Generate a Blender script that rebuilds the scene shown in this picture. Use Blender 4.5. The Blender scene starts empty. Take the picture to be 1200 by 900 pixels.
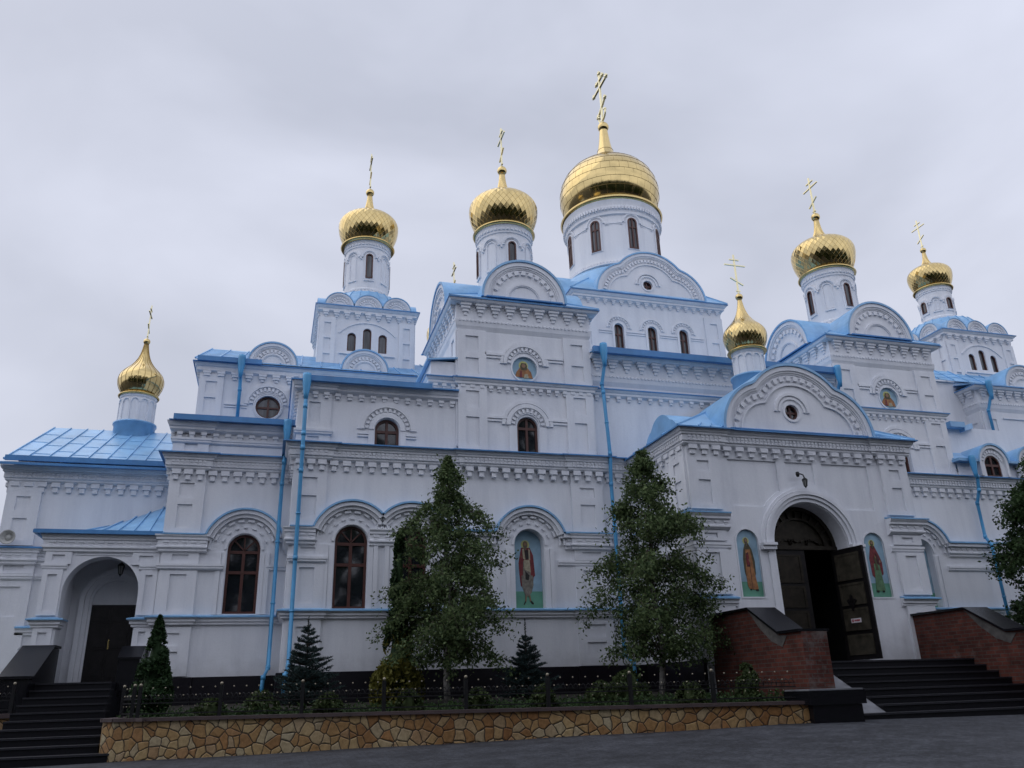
import bpy, bmesh, math, random
from mathutils import Vector, Matrix
from mathutils.geometry import tessellate_polygon
random.seed(7)
PI = math.pi
sc = bpy.context.scene
col = sc.collection

# ------------------------------------------------------------------ camera
cam = bpy.data.objects.new('camera', bpy.data.cameras.new('camera'))
col.objects.link(cam)
yaw, pitch, roll = math.radians(16.598), math.radians(20.882), math.radians(-1.771)
cy, sy, cp, sp = math.cos(yaw), math.sin(yaw), math.cos(pitch), math.sin(pitch)
fw = Vector((sy*cp, cy*cp, sp)); r0 = Vector((cy, -sy, 0)); u0 = r0.cross(fw)
rt = math.cos(roll)*r0 + math.sin(roll)*u0; up = -math.sin(roll)*r0 + math.cos(roll)*u0
cam.matrix_world = Matrix(((rt.x, up.x, -fw.x, 0), (rt.y, up.y, -fw.y, 0), (rt.z, up.z, -fw.z, 1.6), (0, 0, 0, 1)))
cam.data.sensor_width = 36; cam.data.sensor_fit = 'HORIZONTAL'
cam.data.lens = 948.43/1200*36
cam.data.clip_start = 0.05; cam.data.clip_end = 3000
sc.camera = cam

# ------------------------------------------------------------------ world, sun, exposure
SUN_EL, SUN_AZ = math.radians(52), math.radians(-62)       # azimuth measured from +Y (into the picture) towards +X
w = bpy.data.worlds.new('World'); sc.world = w; w.use_nodes = True
nt = w.node_tree; nt.nodes.clear()
def wn(t, **k):
    n = nt.nodes.new(t)
    for a, b in k.items(): setattr(n, a, b)
    return n
sky = wn('ShaderNodeTexSky', sky_type='NISHITA', sun_disc=False, sun_elevation=SUN_EL, sun_rotation=SUN_AZ, dust_density=4.0, air_density=1.2)
tc = wn('ShaderNodeTexCoord')
mp = wn('ShaderNodeMapping'); mp.inputs['Scale'].default_value = (1.0, 1.0, 1.9); mp.inputs['Location'].default_value = (1.2, 2.9, .3)
nt.links.new(tc.outputs['Generated'], mp.inputs['Vector'])
n1 = wn('ShaderNodeTexNoise'); n1.inputs['Scale'].default_value = 1.7; n1.inputs['Detail'].default_value = 5; n1.inputs['Roughness'].default_value = .48; n1.inputs['Distortion'].default_value = .35
nt.links.new(mp.outputs[0], n1.inputs['Vector'])
cr = wn('ShaderNodeValToRGB')
cr.color_ramp.elements[0].position = .34; cr.color_ramp.elements[0].color = (3.7, 3.9, 4.62, 1)
cr.color_ramp.elements[1].position = .68; cr.color_ramp.elements[1].color = (5.5, 5.72, 6.65, 1)
nt.links.new(n1.outputs['Fac'], cr.inputs['Fac'])
# cloud deck given extra brightness behind and above the viewer to light the front walls
dt = wn('ShaderNodeVectorMath', operation='DOT_PRODUCT'); dt.inputs[1].default_value = (-.12, -.62, .50)
nt.links.new(tc.outputs['Generated'], dt.inputs[0])
mr = wn('ShaderNodeMapRange'); mr.inputs['From Min'].default_value = -.35; mr.inputs['From Max'].default_value = .8
mr.inputs['To Min'].default_value = 1.0; mr.inputs['To Max'].default_value = 1.78
nt.links.new(dt.outputs['Value'], mr.inputs['Value'])
mm = wn('ShaderNodeVectorMath', operation='SCALE')
nt.links.new(cr.outputs['Color'], mm.inputs[0]); nt.links.new(mr.outputs[0], mm.inputs['Scale'])
mx = wn('ShaderNodeMixRGB'); mx.inputs['Fac'].default_value = .93
nt.links.new(sky.outputs[0], mx.inputs[1]); nt.links.new(mm.outputs[0], mx.inputs[2])
bg = wn('ShaderNodeBackground'); bg.inputs['Strength'].default_value = .1
ow = wn('ShaderNodeOutputWorld')
nt.links.new(mx.outputs[0], bg.inputs['Color']); nt.links.new(bg.outputs[0], ow.inputs['Surface'])

sun = bpy.data.objects.new('sun', bpy.data.lights.new('sun', 'SUN')); col.objects.link(sun)
sun.data.energy = .5; sun.data.angle = math.radians(70); sun.data.color = (1, .96, .9)
sd = Vector((math.sin(SUN_AZ)*math.cos(SUN_EL), math.cos(SUN_AZ)*math.cos(SUN_EL), math.sin(SUN_EL)))
sun.rotation_euler = sd.to_track_quat('Z', 'Y').to_euler()
sun.location = (-20, 30, 60)
vs = sc.view_settings
vs.view_transform = 'Standard'; vs.look = 'None'; vs.exposure = .42; vs.gamma = 1; vs.use_curve_mapping = False

# ------------------------------------------------------------------ materials
MATS = {}
class NT:
    def __init__(s, name):
        s.m = bpy.data.materials.new(name); s.m.use_nodes = True; s.t = s.m.node_tree
        s.b = s.t.nodes['Principled BSDF']; s.o = s.t.nodes['Material Output']; MATS[name] = s.m
        s.tc = s.n('ShaderNodeTexCoord')
    def n(s, t, ins=None, **k):
        n = s.t.nodes.new(t)
        for a, b in k.items(): setattr(n, a, b)
        for a, b in (ins or {}).items(): n.inputs[a].default_value = b
        return n
    def l(s, a, b): s.t.links.new(a, b)
    def noise(s, scale, detail=4, rough=.55, stretch=None):
        n = s.n('ShaderNodeTexNoise', {'Scale': scale, 'Detail': detail, 'Roughness': rough})
        if stretch:
            m = s.n('ShaderNodeMapping', {'Scale': stretch}); s.l(s.tc.outputs['Object'], m.inputs[0]); s.l(m.outputs[0], n.inputs['Vector'])
        else: s.l(s.tc.outputs['Object'], n.inputs['Vector'])
        return n.outputs['Fac']
    def ramp(s, fac, stops):
        r = s.n('ShaderNodeValToRGB'); e = r.color_ramp.elements
        while len(e) < len(stops): e.new(.5)
        for q, (p, c) in zip(e, stops): q.position = p; q.color = (*c, 1) if len(c) == 3 else c
        s.l(fac, r.inputs['Fac']); return r.outputs['Color']
    def ramp_range(s, v, lo, hi, c0, c1):
        m = s.n('ShaderNodeMapRange', {'From Min': lo, 'From Max': hi}); s.l(v, m.inputs['Value']); return s.ramp(m.outputs[0], [(0, c0), (1, c1)])
    def mul(s, a, b, fac=1):
        m = s.n('ShaderNodeMixRGB', {'Fac': fac}, blend_type='MULTIPLY'); s.l(a, m.inputs[1]); s.l(b, m.inputs[2]); return m.outputs[0]
    def mix(s, fac, a, b):
        m = s.n('ShaderNodeMixRGB'); s.l(fac, m.inputs[0])
        for q, i in ((a, 1), (b, 2)):
            if isinstance(q, tuple): m.inputs[i].default_value = (*q, 1)
            else: s.l(q, m.inputs[i])
        return m.outputs[0]
    def bump(s, h, strength=.3, dist=.02):
        b = s.n('ShaderNodeBump', {'Strength': strength, 'Distance': dist}); s.l(h, b.inputs['Height']); s.l(b.outputs[0], s.b.inputs['Normal'])
    def set(s, rough=.5, metal=0, color=None, spec=None):
        s.b.inputs['Roughness'].default_value = rough; s.b.inputs['Metallic'].default_value = metal
        if spec is not None: s.b.inputs['Specular IOR Level'].default_value = spec
        if color is not None:
            if isinstance(color, tuple): s.b.inputs['Base Color'].default_value = (*color, 1)
            else: s.l(color, s.b.inputs['Base Color'])
        return s
def plain(name, c, rough=.5, metal=0, var=.12, scale=6, bump=0, spec=None):
    s = NT(name)
    lo = tuple(x*(1-var) for x in c); hi = tuple(min(1, x*(1+var)) for x in c)
    f = s.noise(scale)
    s.set(rough, metal, s.ramp(f, [(.3, lo), (.7, hi)]), spec)
    if bump: s.bump(s.noise(scale*5), bump, .01)
    return s.m
def mk_plaster():
    s = NT('white_plaster')
    a = s.ramp(s.noise(.55, 6, .6), [(.3, (.75, .765, .80)), (.7, (.80, .81, .84))])
    streak = s.ramp(s.noise(2.2, 5, .65, (1, 1, .12)), [(.34, (.87, .875, .89)), (.56, (1, 1, 1))])
    fine = s.ramp(s.noise(30, 3, .6), [(.3, (.94, .94, .95)), (.7, (1, 1, 1))])
    c = s.mul(s.mul(a, streak, .8), fine)
    sep = s.n('ShaderNodeSeparateXYZ'); s.l(s.tc.outputs['Object'], sep.inputs[0])
    ad = s.n('ShaderNodeMath', {1: 1.1}, operation='MULTIPLY_ADD'); s.l(s.noise(3.5, 5, .65), ad.inputs[0]); s.l(sep.outputs[2], ad.inputs[2])
    c = s.mul(c, s.ramp_range(ad.outputs[0], 2.55, 3.25, (.80, .79, .78), (1, 1, 1)))   # splash dirt above the plinth
    pat = s.ramp(s.noise(.9, 4, .55, (1, 1, .5)), [(.60, (1, 1, 1)), (.68, (.955, .955, .965))]); c = s.mul(c, pat)
    s.set(.75, 0, c, .3)
    s.bump(s.noise(9, 6, .65), .25, .02)
mk_plaster()
def mk_blue(name, c, rough):
    s = NT(name)
    a = s.ramp(s.noise(1.3, 5, .6), [(.3, tuple(x*.8 for x in c)), (.7, tuple(min(1, x*1.15) for x in c))])
    fade = s.ramp(s.noise(5, 4, .6, (1, 1, .4)), [(.35, (.86, .9, .95)), (.65, (1, 1, 1))])
    s.set(rough, 0, s.mul(a, fade), .6)
    s.bump(s.noise(1.6, 2, .5), .25, .05)
mk_blue('blue_roof_paint', (.225, .45, .70), .36)
mk_blue('blue_pipe_paint', (.075, .34, .61), .45)
mk_blue('blue_trim_paint', (.065, .235, .50), .48)
def mk_gold(name, rough, c=(.65, .495, .225)):
    s = NT(name)
    f = s.noise(3, 4, .6)
    s.set(rough, 1, s.ramp(f, [(.3, tuple(x*.9 for x in c)), (.7, c)]))
    s.bump(s.noise(2.2, 2, .5), .05, .03)
mk_gold('polished_gold', .13)
mk_gold('seam_gold', .35, (.30, .21, .08))
mk_gold('gold_trim', .24, (.62, .47, .20))
mk_gold('pale_gold', .35, (.80, .72, .45))
plain('brown_frame', (.075, .022, .015), .45, 0, .2, 5)
plain('dark_reveal', (.02, .017, .018), .6)
def mk_glass():
    s = NT('window_glass')
    s.set(.05, 0, (.012, .014, .018), .75)
    s.bump(s.noise(1.4, 2, .5), .06, .05)
mk_glass()
s = NT('sky_toned_glass'); s.set(.14, 0, s.ramp(s.noise(3, 3, .5, (3, 3, .25)), [(.35, (.035, .037, .042)), (.7, (.13, .13, .135))]), .5)  # streaky grey in the colour stands in for sky reflected in upper panes
def mk_granite(name, c0, c1, rough, spec=.35):
    s = NT(name)
    a = s.ramp(s.noise(60, 3, .7), [(.4, c0), (.75, c1)])
    s.set(rough, 0, a, spec)
mk_granite('black_granite', (.003, .003, .005), (.010, .010, .013), .25)
mk_granite('step_granite', (.004, .004, .006), (.012, .012, .016), .5, .22)
mk_granite('tread_granite', (.015, .015, .019), (.036, .036, .043), .45, .35)
mk_granite('plinth_granite', (.005, .004, .007), (.014, .011, .016), .35)
plain('grey_concrete', (.15, .155, .17), .8, 0, .2, 3, .3)
plain('old_cement', (.085, .08, .076), .9, 0, .4, 5, .5)
plain('wall_coping', (.055, .036, .036), .65, 0, .25, 4, .3)
plain('bronze_door', (.030, .024, .017), .38, .55, .4, 7, .3)
plain('bronze_dark', (.016, .014, .015), .4, .5, .3, 7, .3)
plain('bronze_panel', (.075, .066, .048), .45, .45, .35, 5, .3)
plain('black_void', (.004, .004, .005), .9)
plain('black_iron', (.012, .012, .013), .4, .3)
plain('dull_brass', (.26, .23, .17), .4, .5)
plain('lamp_glass', (.25, .25, .24), .2)
plain('sign_white', (.72, .68, .70), .5)
plain('sign_red', (.35, .02, .04), .5)
plain('birch_bark_dark', (.16, .15, .14), .8, 0, .55, 9, .3)
plain('brown_bark', (.045, .032, .022), .9, 0, .3, 9, .4)
plain('planter_soil', (.022, .018, .013), .95, 0, .4, 5, .5)
plain('painted_sky', (.26, .40, .50), .6, 0, .22, 2.5)
plain('painted_green', (.11, .30, .21), .6, 0, .18, 3)
plain('painted_halo', (.50, .50, .17), .5)
plain('painted_skin', (.26, .15, .085), .6)
plain('painted_beard', (.13, .10, .075), .7, 0, .4, 40)
plain('painted_dark', (.02, .018, .016), .7)
plain('painted_red', (.17, .022, .026), .6, 0, .35, 12)
plain('painted_maroon', (.075, .018, .022), .6, 0, .35, 12)
plain('painted_ochre', (.30, .13, .045), .6, 0, .4, 9)
plain('painted_olive', (.075, .062, .028), .6, 0, .35, 9)
plain('painted_cream', (.36, .32, .22), .6, 0, .25, 14)
plain('painted_grey', (.19, .17, .14), .6, 0, .4, 14)
plain('painted_sage', (.10, .20, .10), .6, 0, .3, 10)
plain('grey_plastic', (.42, .42, .40), .5)
def mk_leaf(name, c0, c1, trans=.25):
    s = NT(name)
    oi = s.n('ShaderNodeObjectInfo'); gi = s.n('ShaderNodeNewGeometry')
    ri = gi.outputs['Random Per Island']
    s.set(.6, 0, s.ramp(ri, [(0, c0), (1, c1)]), .15)
    tr = s.n('ShaderNodeBsdfTranslucent'); m = s.n('ShaderNodeMixShader', {0: trans})
    s.l(s.ramp(ri, [(0, tuple(x*1.3 for x in c0)), (1, tuple(x*1.3 for x in c1))]), tr.inputs[0])
    s.l(s.b.outputs[0], m.inputs[1]); s.l(tr.outputs[0], m.inputs[2]); s.l(m.outputs[0], s.o.inputs[0])
mk_leaf('birch_leaf', (.022, .044, .016), (.14, .19, .08), .3)
mk_leaf('dark_leaf', (.018, .036, .014), (.05, .085, .03), .25)
mk_leaf('spruce_needles', (.018, .034, .032), (.05, .078, .075), .05)
mk_leaf('thuja_scales', (.014, .032, .013), (.035, .068, .024), .08)
mk_leaf('golden_scales', (.075, .078, .013), (.17, .155, .035), .1)
mk_leaf('shrub_leaf', (.022, .036, .013), (.06, .082, .028), .12)
def mk_brick(name, th):
    s = NT(name)
    m = s.n('ShaderNodeMapping'); s.l(s.tc.outputs['UV'], m.inputs[0])
    b = s.n('ShaderNodeTexBrick', {'Color1': (.135, .044, .031, 1), 'Color2': (.080, .028, .021, 1), 'Mortar': (.085, .074, .068, 1), 'Scale': 1.0, 'Mortar Size': .008, 'Bias': 0, 'Brick Width': .26, 'Row Height': .085})
    s.l(m.outputs[0], b.inputs['Vector'])
    lime = s.ramp(s.noise(1.1, 6, .7), [(th, (0, 0, 0)), (th+.10, (.75, .75, .75))])
    c = s.mix(lime, b.outputs['Color'], (.17, .155, .145))
    c = s.mul(c, s.ramp(s.noise(3, 5, .65), [(.3, (.55, .53, .52)), (.7, (1.1, 1.05, 1.05))]))
    s.set(.85, 0, c, .2)
    s.bump(b.outputs['Fac'], -.5, .015)
mk_brick('old_brick', .60); mk_brick('worn_brick', .47)
def mk_stone():
    s = NT('crazy_stone')
    nz = s.n('ShaderNodeTexNoise', {'Scale': 2.5, 'Detail': 2}); s.l(s.tc.outputs['UV'], nz.inputs['Vector'])
    ad = s.n('ShaderNodeMixRGB', {'Fac': .16}, blend_type='ADD'); s.l(s.tc.outputs['UV'], ad.inputs[1]); s.l(nz.outputs['Color'], ad.inputs[2])
    v = s.n('ShaderNodeTexVoronoi', {'Scale': 5.5, 'Randomness': .95}, voronoi_dimensions='2D'); s.l(ad.outputs[0], v.inputs['Vector'])
    e = s.n('ShaderNodeTexVoronoi', {'Scale': 5.5, 'Randomness': .95}, voronoi_dimensions='2D', feature='DISTANCE_TO_EDGE'); s.l(ad.outputs[0], e.inputs['Vector'])
    sx = s.n('ShaderNodeSeparateColor'); s.l(v.outputs['Color'], sx.inputs[0])
    c = s.ramp(sx.outputs[0], [(0, (.25, .13, .05)), (.3, (.33, .205, .085)), (.6, (.38, .27, .13)), (.85, (.36, .30, .19)), (1, (.31, .16, .06))])
    c = s.mul(c, s.ramp(s.noise(14, 5, .7), [(.3, (.6, .58, .55)), (.7, (1.05, 1.05, 1.05))]))
    big = s.ramp(s.noise(.35, 2, .5), [(.35, (.82, .68, .56)), (.6, (1.1, 1.1, 1.1))])
    c = s.mul(c, big)
    mort = s.ramp(e.outputs['Distance'], [(.030, (0, 0, 0)), (.052, (1, 1, 1))])
    c = s.mix(mort, (.022, .017, .014), c)
    s.set(.7, 0, c, .3)
    s.bump(s.ramp(e.outputs['Distance'], [(.02, (0, 0, 0)), (.12, (1, 1, 1))]), .5, .035)
mk_stone()
def mk_ground():
    s = NT('grey_paving')
    b = s.n('ShaderNodeTexBrick', {'Color1': (.034, .037, .046, 1), 'Color2': (.044, .048, .058, 1), 'Mortar': (.018, .02, .025, 1), 'Scale': 1, 'Mortar Size': .006, 'Brick Width': .2, 'Row Height': .1})
    s.l(s.tc.outputs['Object'], b.inputs['Vector'])
    c = s.mul(b.outputs['Color'], s.ramp(s.noise(.7, 6, .65), [(.3, (.6, .61, .63)), (.7, (1.25, 1.25, 1.25))]))
    c = s.mul(c, s.ramp(s.noise(14, 4, .75), [(.35, (.5, .5, .5)), (.65, (1.25, 1.25, 1.25))]))
    c = s.mul(c, s.ramp(s.noise(2.3, 6, .75), [(.42, (.62, .62, .64)), (.52, (1, 1, 1)), (.62, (1.3, 1.28, 1.25))]))
    s.set(.75, 0, c, .35); s.bump(s.noise(30, 3, .6), .5, .012)
mk_ground()
plain('lawn_earth', (.03, .045, .02), .95, 0, .4, 2, .5)

# ------------------------------------------------------------------ mesh builder
class Fr:                                            # flat frame: u to the right, v up, d out of the wall
    def __init__(s, o, right, out): s.o, s.r, s.n = Vector(o), Vector(right), Vector(out)
    def __call__(s, u, d, v): return s.o + s.r*u + s.n*d + Vector((0, 0, v))
class Cyl:                                           # frame wrapped round a drum
    def __init__(s, cx, cy, r, a=0): s.cx, s.cy, s.rad, s.a = cx, cy, r, a
    def __call__(s, u, d, v):
        t = s.a + u/s.rad; q = s.rad + d
        return Vector((s.cx + q*math.sin(t), s.cy - q*math.cos(t), v))
def front(y): return Fr((0, y, 0), (1, 0, 0), (0, -1, 0))
def left(x): return Fr((x, 0, 0), (0, -1, 0), (-1, 0, 0))       # u = -Y
def right(x): return Fr((x, 0, 0), (0, 1, 0), (1, 0, 0))        # u = Y
def back(y): return Fr((0, y, 0), (-1, 0, 0), (0, 1, 0))        # u = -X
class MB:
    def __init__(s): s.v, s.f, s.sm, s.mi = [], [], [], []; s.F = None; s.cur = 0; s.smooth = False
    def add(s, pts, faces):
        k = len(s.v); s.v += [tuple(p) for p in pts]
        for f in faces: s.f.append([k+i for i in f]); s.sm.append(s.smooth); s.mi.append(s.cur)
    def P(s, u, d, v): return s.F(u, d, v) if s.F else Vector((u, d, v))
    def box(s, u0, u1, v0, v1, d0, d1, n=1):
        pts, fs = [], []
        for i in range(n+1):
            u = u0+(u1-u0)*i/n
            pts += [s.P(u, d0, v0), s.P(u, d1, v0), s.P(u, d1, v1), s.P(u, d0, v1)]
        for i in range(n):
            a = 4*i; b = a+4
            fs += [(a+j, a+(j+1) % 4, b+(j+1) % 4, b+j) for j in range(4)]
        fs += [(0, 1, 2, 3), (4*n+3, 4*n+2, 4*n+1, 4*n)]
        s.add(pts, fs)
    def prism(s, poly, d0, d1, back=True):
        n = len(poly)
        pts = [s.P(u, d1, v) for u, v in poly]+[s.P(u, d0, v) for u, v in poly]
        fs = [tuple(range(n))]+[(i, (i+1) % n, n+(i+1) % n, n+i) for i in range(n)]
        if back: fs.append(tuple(range(2*n-1, n-1, -1)))
        s.add(pts, fs)
    def band(s, A, B, d0, d1, closed=False):          # solid strip between outline A (outer) and B (inner)
        n = len(A); pts = []
        for (a, b) in zip(A, B): pts += [s.P(a[0], d1, a[1]), s.P(b[0], d1, b[1]), s.P(b[0], d0, b[1]), s.P(a[0], d0, a[1])]
        fs = []
        for i in range(n if closed else n-1):
            k = 4*i; q = 4*((i+1) % n)
            fs += [(k+j, k+(j+1) % 4, q+(j+1) % 4, q+j) for j in range(4)]
        if not closed: fs += [(0, 1, 2, 3), (4*n-1, 4*n-2, 4*n-3, 4*n-4)]
        s.add(pts, fs)
    def obox(s, c, t, wd, h, d0, d1):                 # box centred at (u,v), w along tangent t
        t = Vector(t).normalized(); n = Vector((-t.y, t.x)); c = Vector(c)
        s.prism([tuple(c-t*wd/2-n*h/2), tuple(c+t*wd/2-n*h/2), tuple(c+t*wd/2+n*h/2), tuple(c-t*wd/2+n*h/2)], d0, d1)
    def wall(s, outer, holes, d=0, depth=.3):
        loops = [outer]+holes
        flat = [p for L in loops for p in L]
        tris = tessellate_polygon([[Vector((u, v, 0)) for u, v in L] for L in loops])
        s.add([s.P(u, d, v) for u, v in flat], [tuple(t) for t in tris])
        for L in holes:
            n = len(L)
            s.add([s.P(u, d, v) for u, v in L]+[s.P(u, d-depth, v) for u, v in L], [(i, (i+1) % n, n+(i+1) % n, n+i) for i in range(n)])
    def quad(s, *p): s.add(p, [tuple(range(len(p)))])
    def slab(s, pts, t):
        n = len(pts); lo = [Vector(p)-Vector((0, 0, t)) for p in pts]
        s.add(list(pts)+lo, [tuple(range(n)), tuple(range(2*n-1, n-1, -1))]+[(i, (i+1) % n, n+(i+1) % n, n+i) for i in range(n)])
    def bar(s, p, q, wd, h, upv=(0, 0, 1)):
        p, q = Vector(p), Vector(q); t = (q-p).normalized(); u = Vector(upv); r = t.cross(u).normalized(); u = r.cross(t)
        a = [p+r*x*wd/2+u*y*h/2 for x, y in ((-1, -1), (1, -1), (1, 1), (-1, 1))]; b = [q+(z-p) for z in a]
        s.add(a+b, [(0, 1, 2, 3), (7, 6, 5, 4)]+[(i, (i+1) % 4, 4+(i+1) % 4, 4+i) for i in range(4)])
    def tube(s, pts, rad, n=8):
        pts = [Vector(p) for p in pts]; rad = rad if isinstance(rad, (list, tuple)) else [rad]*len(pts)
        V, fs = [], []; ref = Vector((.31, .17, .93))
        for i, p in enumerate(pts):
            t = (pts[min(i+1, len(pts)-1)]-pts[max(i-1, 0)]).normalized()
            a = t.cross(ref)
            if a.length < .05: a = t.cross(Vector((1, 0, 0)))
            a.normalize(); b = t.cross(a)
            V += [p+(a*math.cos(2*PI*k/n)+b*math.sin(2*PI*k/n))*rad[i] for k in range(n)]
        for i in range(len(pts)-1):
            fs += [(i*n+k, i*n+(k+1) % n, (i+1)*n+(k+1) % n, (i+1)*n+k) for k in range(n)]
        fs += [tuple(range(n)), tuple(range(len(V)-1, len(V)-n-1, -1))]
        sm = s.smooth; s.smooth = True; s.add(V, fs); s.smooth = sm
    def lathe(s, prof, cx, cy, n=48, smooth=True):
        V = [(cx+r*math.sin(2*PI*k/n), cy-r*math.cos(2*PI*k/n), z) for r, z in prof for k in range(n)]
        fs = [(i*n+k, i*n+(k+1) % n, (i+1)*n+(k+1) % n, (i+1)*n+k) for i in range(len(prof)-1) for k in range(n)]
        sm = s.smooth; s.smooth = smooth; s.add(V, fs); s.smooth = sm
    def ball(s, c, r, n=12, m=8):
        s.lathe([(max(1e-4, r*math.sin(PI*i/m)), c[2]-r*math.cos(PI*i/m)) for i in range(m+1)], c[0], c[1], n)
    def sweep(s, path, prof):                         # profile (d, z) carried along a plan path, outside on its right hand
        P = [Vector(p) for p in path]; n = len(P); m = len(prof); V = []
        for i in range(n):
            ts = []
            if i > 0: ts.append((P[i]-P[i-1]).normalized())
            if i < n-1: ts.append((P[i+1]-P[i]).normalized())
            ns = [Vector((t.y, -t.x)) for t in ts]
            if len(ns) == 2: o = (ns[0]+ns[1])/(1+ns[0].dot(ns[1]))
            else: o = ns[0]
            V += [(P[i].x+o.x*d, P[i].y+o.y*d, z) for d, z in prof]
        fs = [(i*m+j, i*m+j+1, (i+1)*m+j+1, (i+1)*m+j) for i in range(n-1) for j in range(m-1)]
        fs += [tuple(range(m)), tuple(range(n*m-1, (n-1)*m-1, -1))]
        s.add(V, fs)
    def build(s, name, mat, parent=None, recalc=True):
        me = bpy.data.meshes.new(name); me.from_pydata(s.v, [], s.f)
        for m in (mat if isinstance(mat, list) else [mat]): me.materials.append(MATS[m])
        me.polygons.foreach_set('use_smooth', s.sm); me.polygons.foreach_set('material_index', s.mi)
        if recalc:
            b = bmesh.new(); b.from_mesh(me); bmesh.ops.recalc_face_normals(b, faces=b.faces); b.to_mesh(me); b.free()
        me.update()
        o = bpy.data.objects.new(name, me); col.objects.link(o)
        if parent:
            o.parent = parent
            o.matrix_parent_inverse = parent_inv(parent)
        return o
def parent_inv(p):
    M = Matrix.Identity(4); q = p
    M = Matrix.Translation(p.get('_abs', (0, 0, 0))).inverted()
    return M
def tag(o, label=None, cat=None, group=None, kind=None):
    if label: o['label'] = label
    if cat: o['category'] = cat
    if group: o['group'] = group
    if kind: o['kind'] = kind
    return o
def thing(name, label, cat, loc, group=None):
    o = bpy.data.objects.new(name, None); col.objects.link(o); o.location = loc; o.empty_display_size = .3
    o['_abs'] = tuple(loc)
    return tag(o, label, cat, group)

# ------------------------------------------------------------------ outline helpers
def arch(cu, r, v0, vs, n=20):
    return [(cu-r, v0)]+[(cu-r*math.cos(PI*i/n), vs+r*math.sin(PI*i/n)) for i in range(n+1)]+[(cu+r, v0)]
def circ(cu, cv, r, n=28): return [(cu+r*math.cos(2*PI*i/n), cv+r*math.sin(2*PI*i/n)) for i in range(n)]
def arc(cu, cv, r, a0=0, a1=180, n=24): return [(cu+r*math.cos(math.radians(a1+(a0-a1)*i/n)), cv+r*math.sin(math.radians(a1+(a0-a1)*i/n))) for i in range(n+1)]
def rect(u0, u1, v0, v1): return [(u0, v0), (u1, v0), (u1, v1), (u0, v1)]
def semi(cu, cv, r, n=28): return lambda d, n=n: arc(cu, cv, r+d, 0, 180, n)
def trefoil(cu, cv, n=56, k=1.0):
    cs = ((-.95*k, 0, 1.4*k), (0, .35*k, 1.64*k), (.95*k, 0, 1.4*k))
    def f(d, n=n):
        out = []
        for i in range(n+1):
            a = PI*(1-i/n); dx, dy = math.cos(a), math.sin(a); best = 0
            for x, y, r in cs:
                b = dx*x+dy*y; c = x*x+y*y-(r+d)**2; q = b*b-c
                if q > 0: best = max(best, b+math.sqrt(q))
            out.append((cu+dx*best, cv+dy*best))
        return out
    return f
def along(pts, step, phase=.5):
    L = [0]
    for a, b in zip(pts, pts[1:]): L.append(L[-1]+math.hypot(b[0]-a[0], b[1]-a[1]))
    n = max(1, round(L[-1]/step)); out = []; j = 0
    for i in range(n):
        q = (i+phase)*L[-1]/n
        while L[j+1] < q: j += 1
        t = (q-L[j])/(L[j+1]-L[j]); a, b = pts[j], pts[j+1]
        out.append(((a[0]+(b[0]-a[0])*t, a[1]+(b[1]-a[1])*t), (b[0]-a[0], b[1]-a[1])))
    return out

# ------------------------------------------------------------------ the church: one building
church = thing('church', 'white orthodox church with bright blue roofs and gold onion domes', 'church', (13.75, 26, 1.7))
W, B, T = 'white_plaster', 'blue_roof_paint', 'blue_trim_paint'
def part(mb, name, mat, parent=church, label=None):
    o = mb.build(name, mat, parent)
    if label: o['label'] = label
    return o

BR_MAIN = dict(blocks=[(.225, -.445, -.57, .11), (.13, -.57, -.72, .07)], sp=.345)
BR_SMALL = dict(blocks=[(.15, -.29, -.37, .09), (.11, -.37, -.45, .06)], sp=.32)
BR_TOWER = dict(blocks=[(.34, -.13, -.20, .20), (.27, -.20, -.29, .16), (.19, -.29, -.39, .12), (.11, -.39, -.50, .08)], sp=.455)
BR_FINE = dict(blocks=[(.20, -.22, -.29, .10), (.13, -.29, -.36, .08), (.08, -.36, -.42, .05)], sp=.36)
P_MAIN = [(0, 0), (.25, 0), (.25, -.03), (.22, -.10), (.18, -.12), (.18, -.17), (.14, -.19), (.14, -.34), (.11, -.36), (.11, -.40), (.08, -.43), (.03, -.45), (0, -.45)]
P_SMALL = [(0, 0), (.20, 0), (.20, -.03), (.15, -.14), (.12, -.16), (.12, -.22), (.07, -.26), (0, -.30)]
P_TOWER = [(0, 0), (.30, 0), (.30, -.04), (.26, -.10), (.22, -.12), (.05, -.14), (.05, -.62), (.08, -.64), (.08, -.70), (.06, -.84), (0, -.98)]
P_FINE = [(0, 0), (.16, 0), (.16, -.03), (.12, -.09), (.09, -.11), (.09, -.18), (.04, -.22), (0, -.24)]
P_LEDGE = [(0, .02), (.15, 0), (.15, -.03), (.11, -.06), (.11, -.12), (.07, -.14), (.07, -.19), (0, -.22)]
P_BAND = [(0, 0), (.07, -.005), (.07, -.07), (.05, -.08), (.05, -.13), (.02, -.16), (0, -.17)]
P_MID = [(0, 0), (.17, 0), (.17, -.03), (.13, -.08), (.13, -.13), (.09, -.15), (.09, -.28), (.12, -.30), (.12, -.34), (.07, -.38), (.07, -.43), (0, -.46)]
def legs(path):
    for a, b in zip(path, path[1:]):
        a, b = Vector((*a, 0)), Vector((*b, 0)); t = (b-a).normalized()
        yield Fr(a, t, (t.y, -t.x, 0)), (b-a).length
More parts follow.
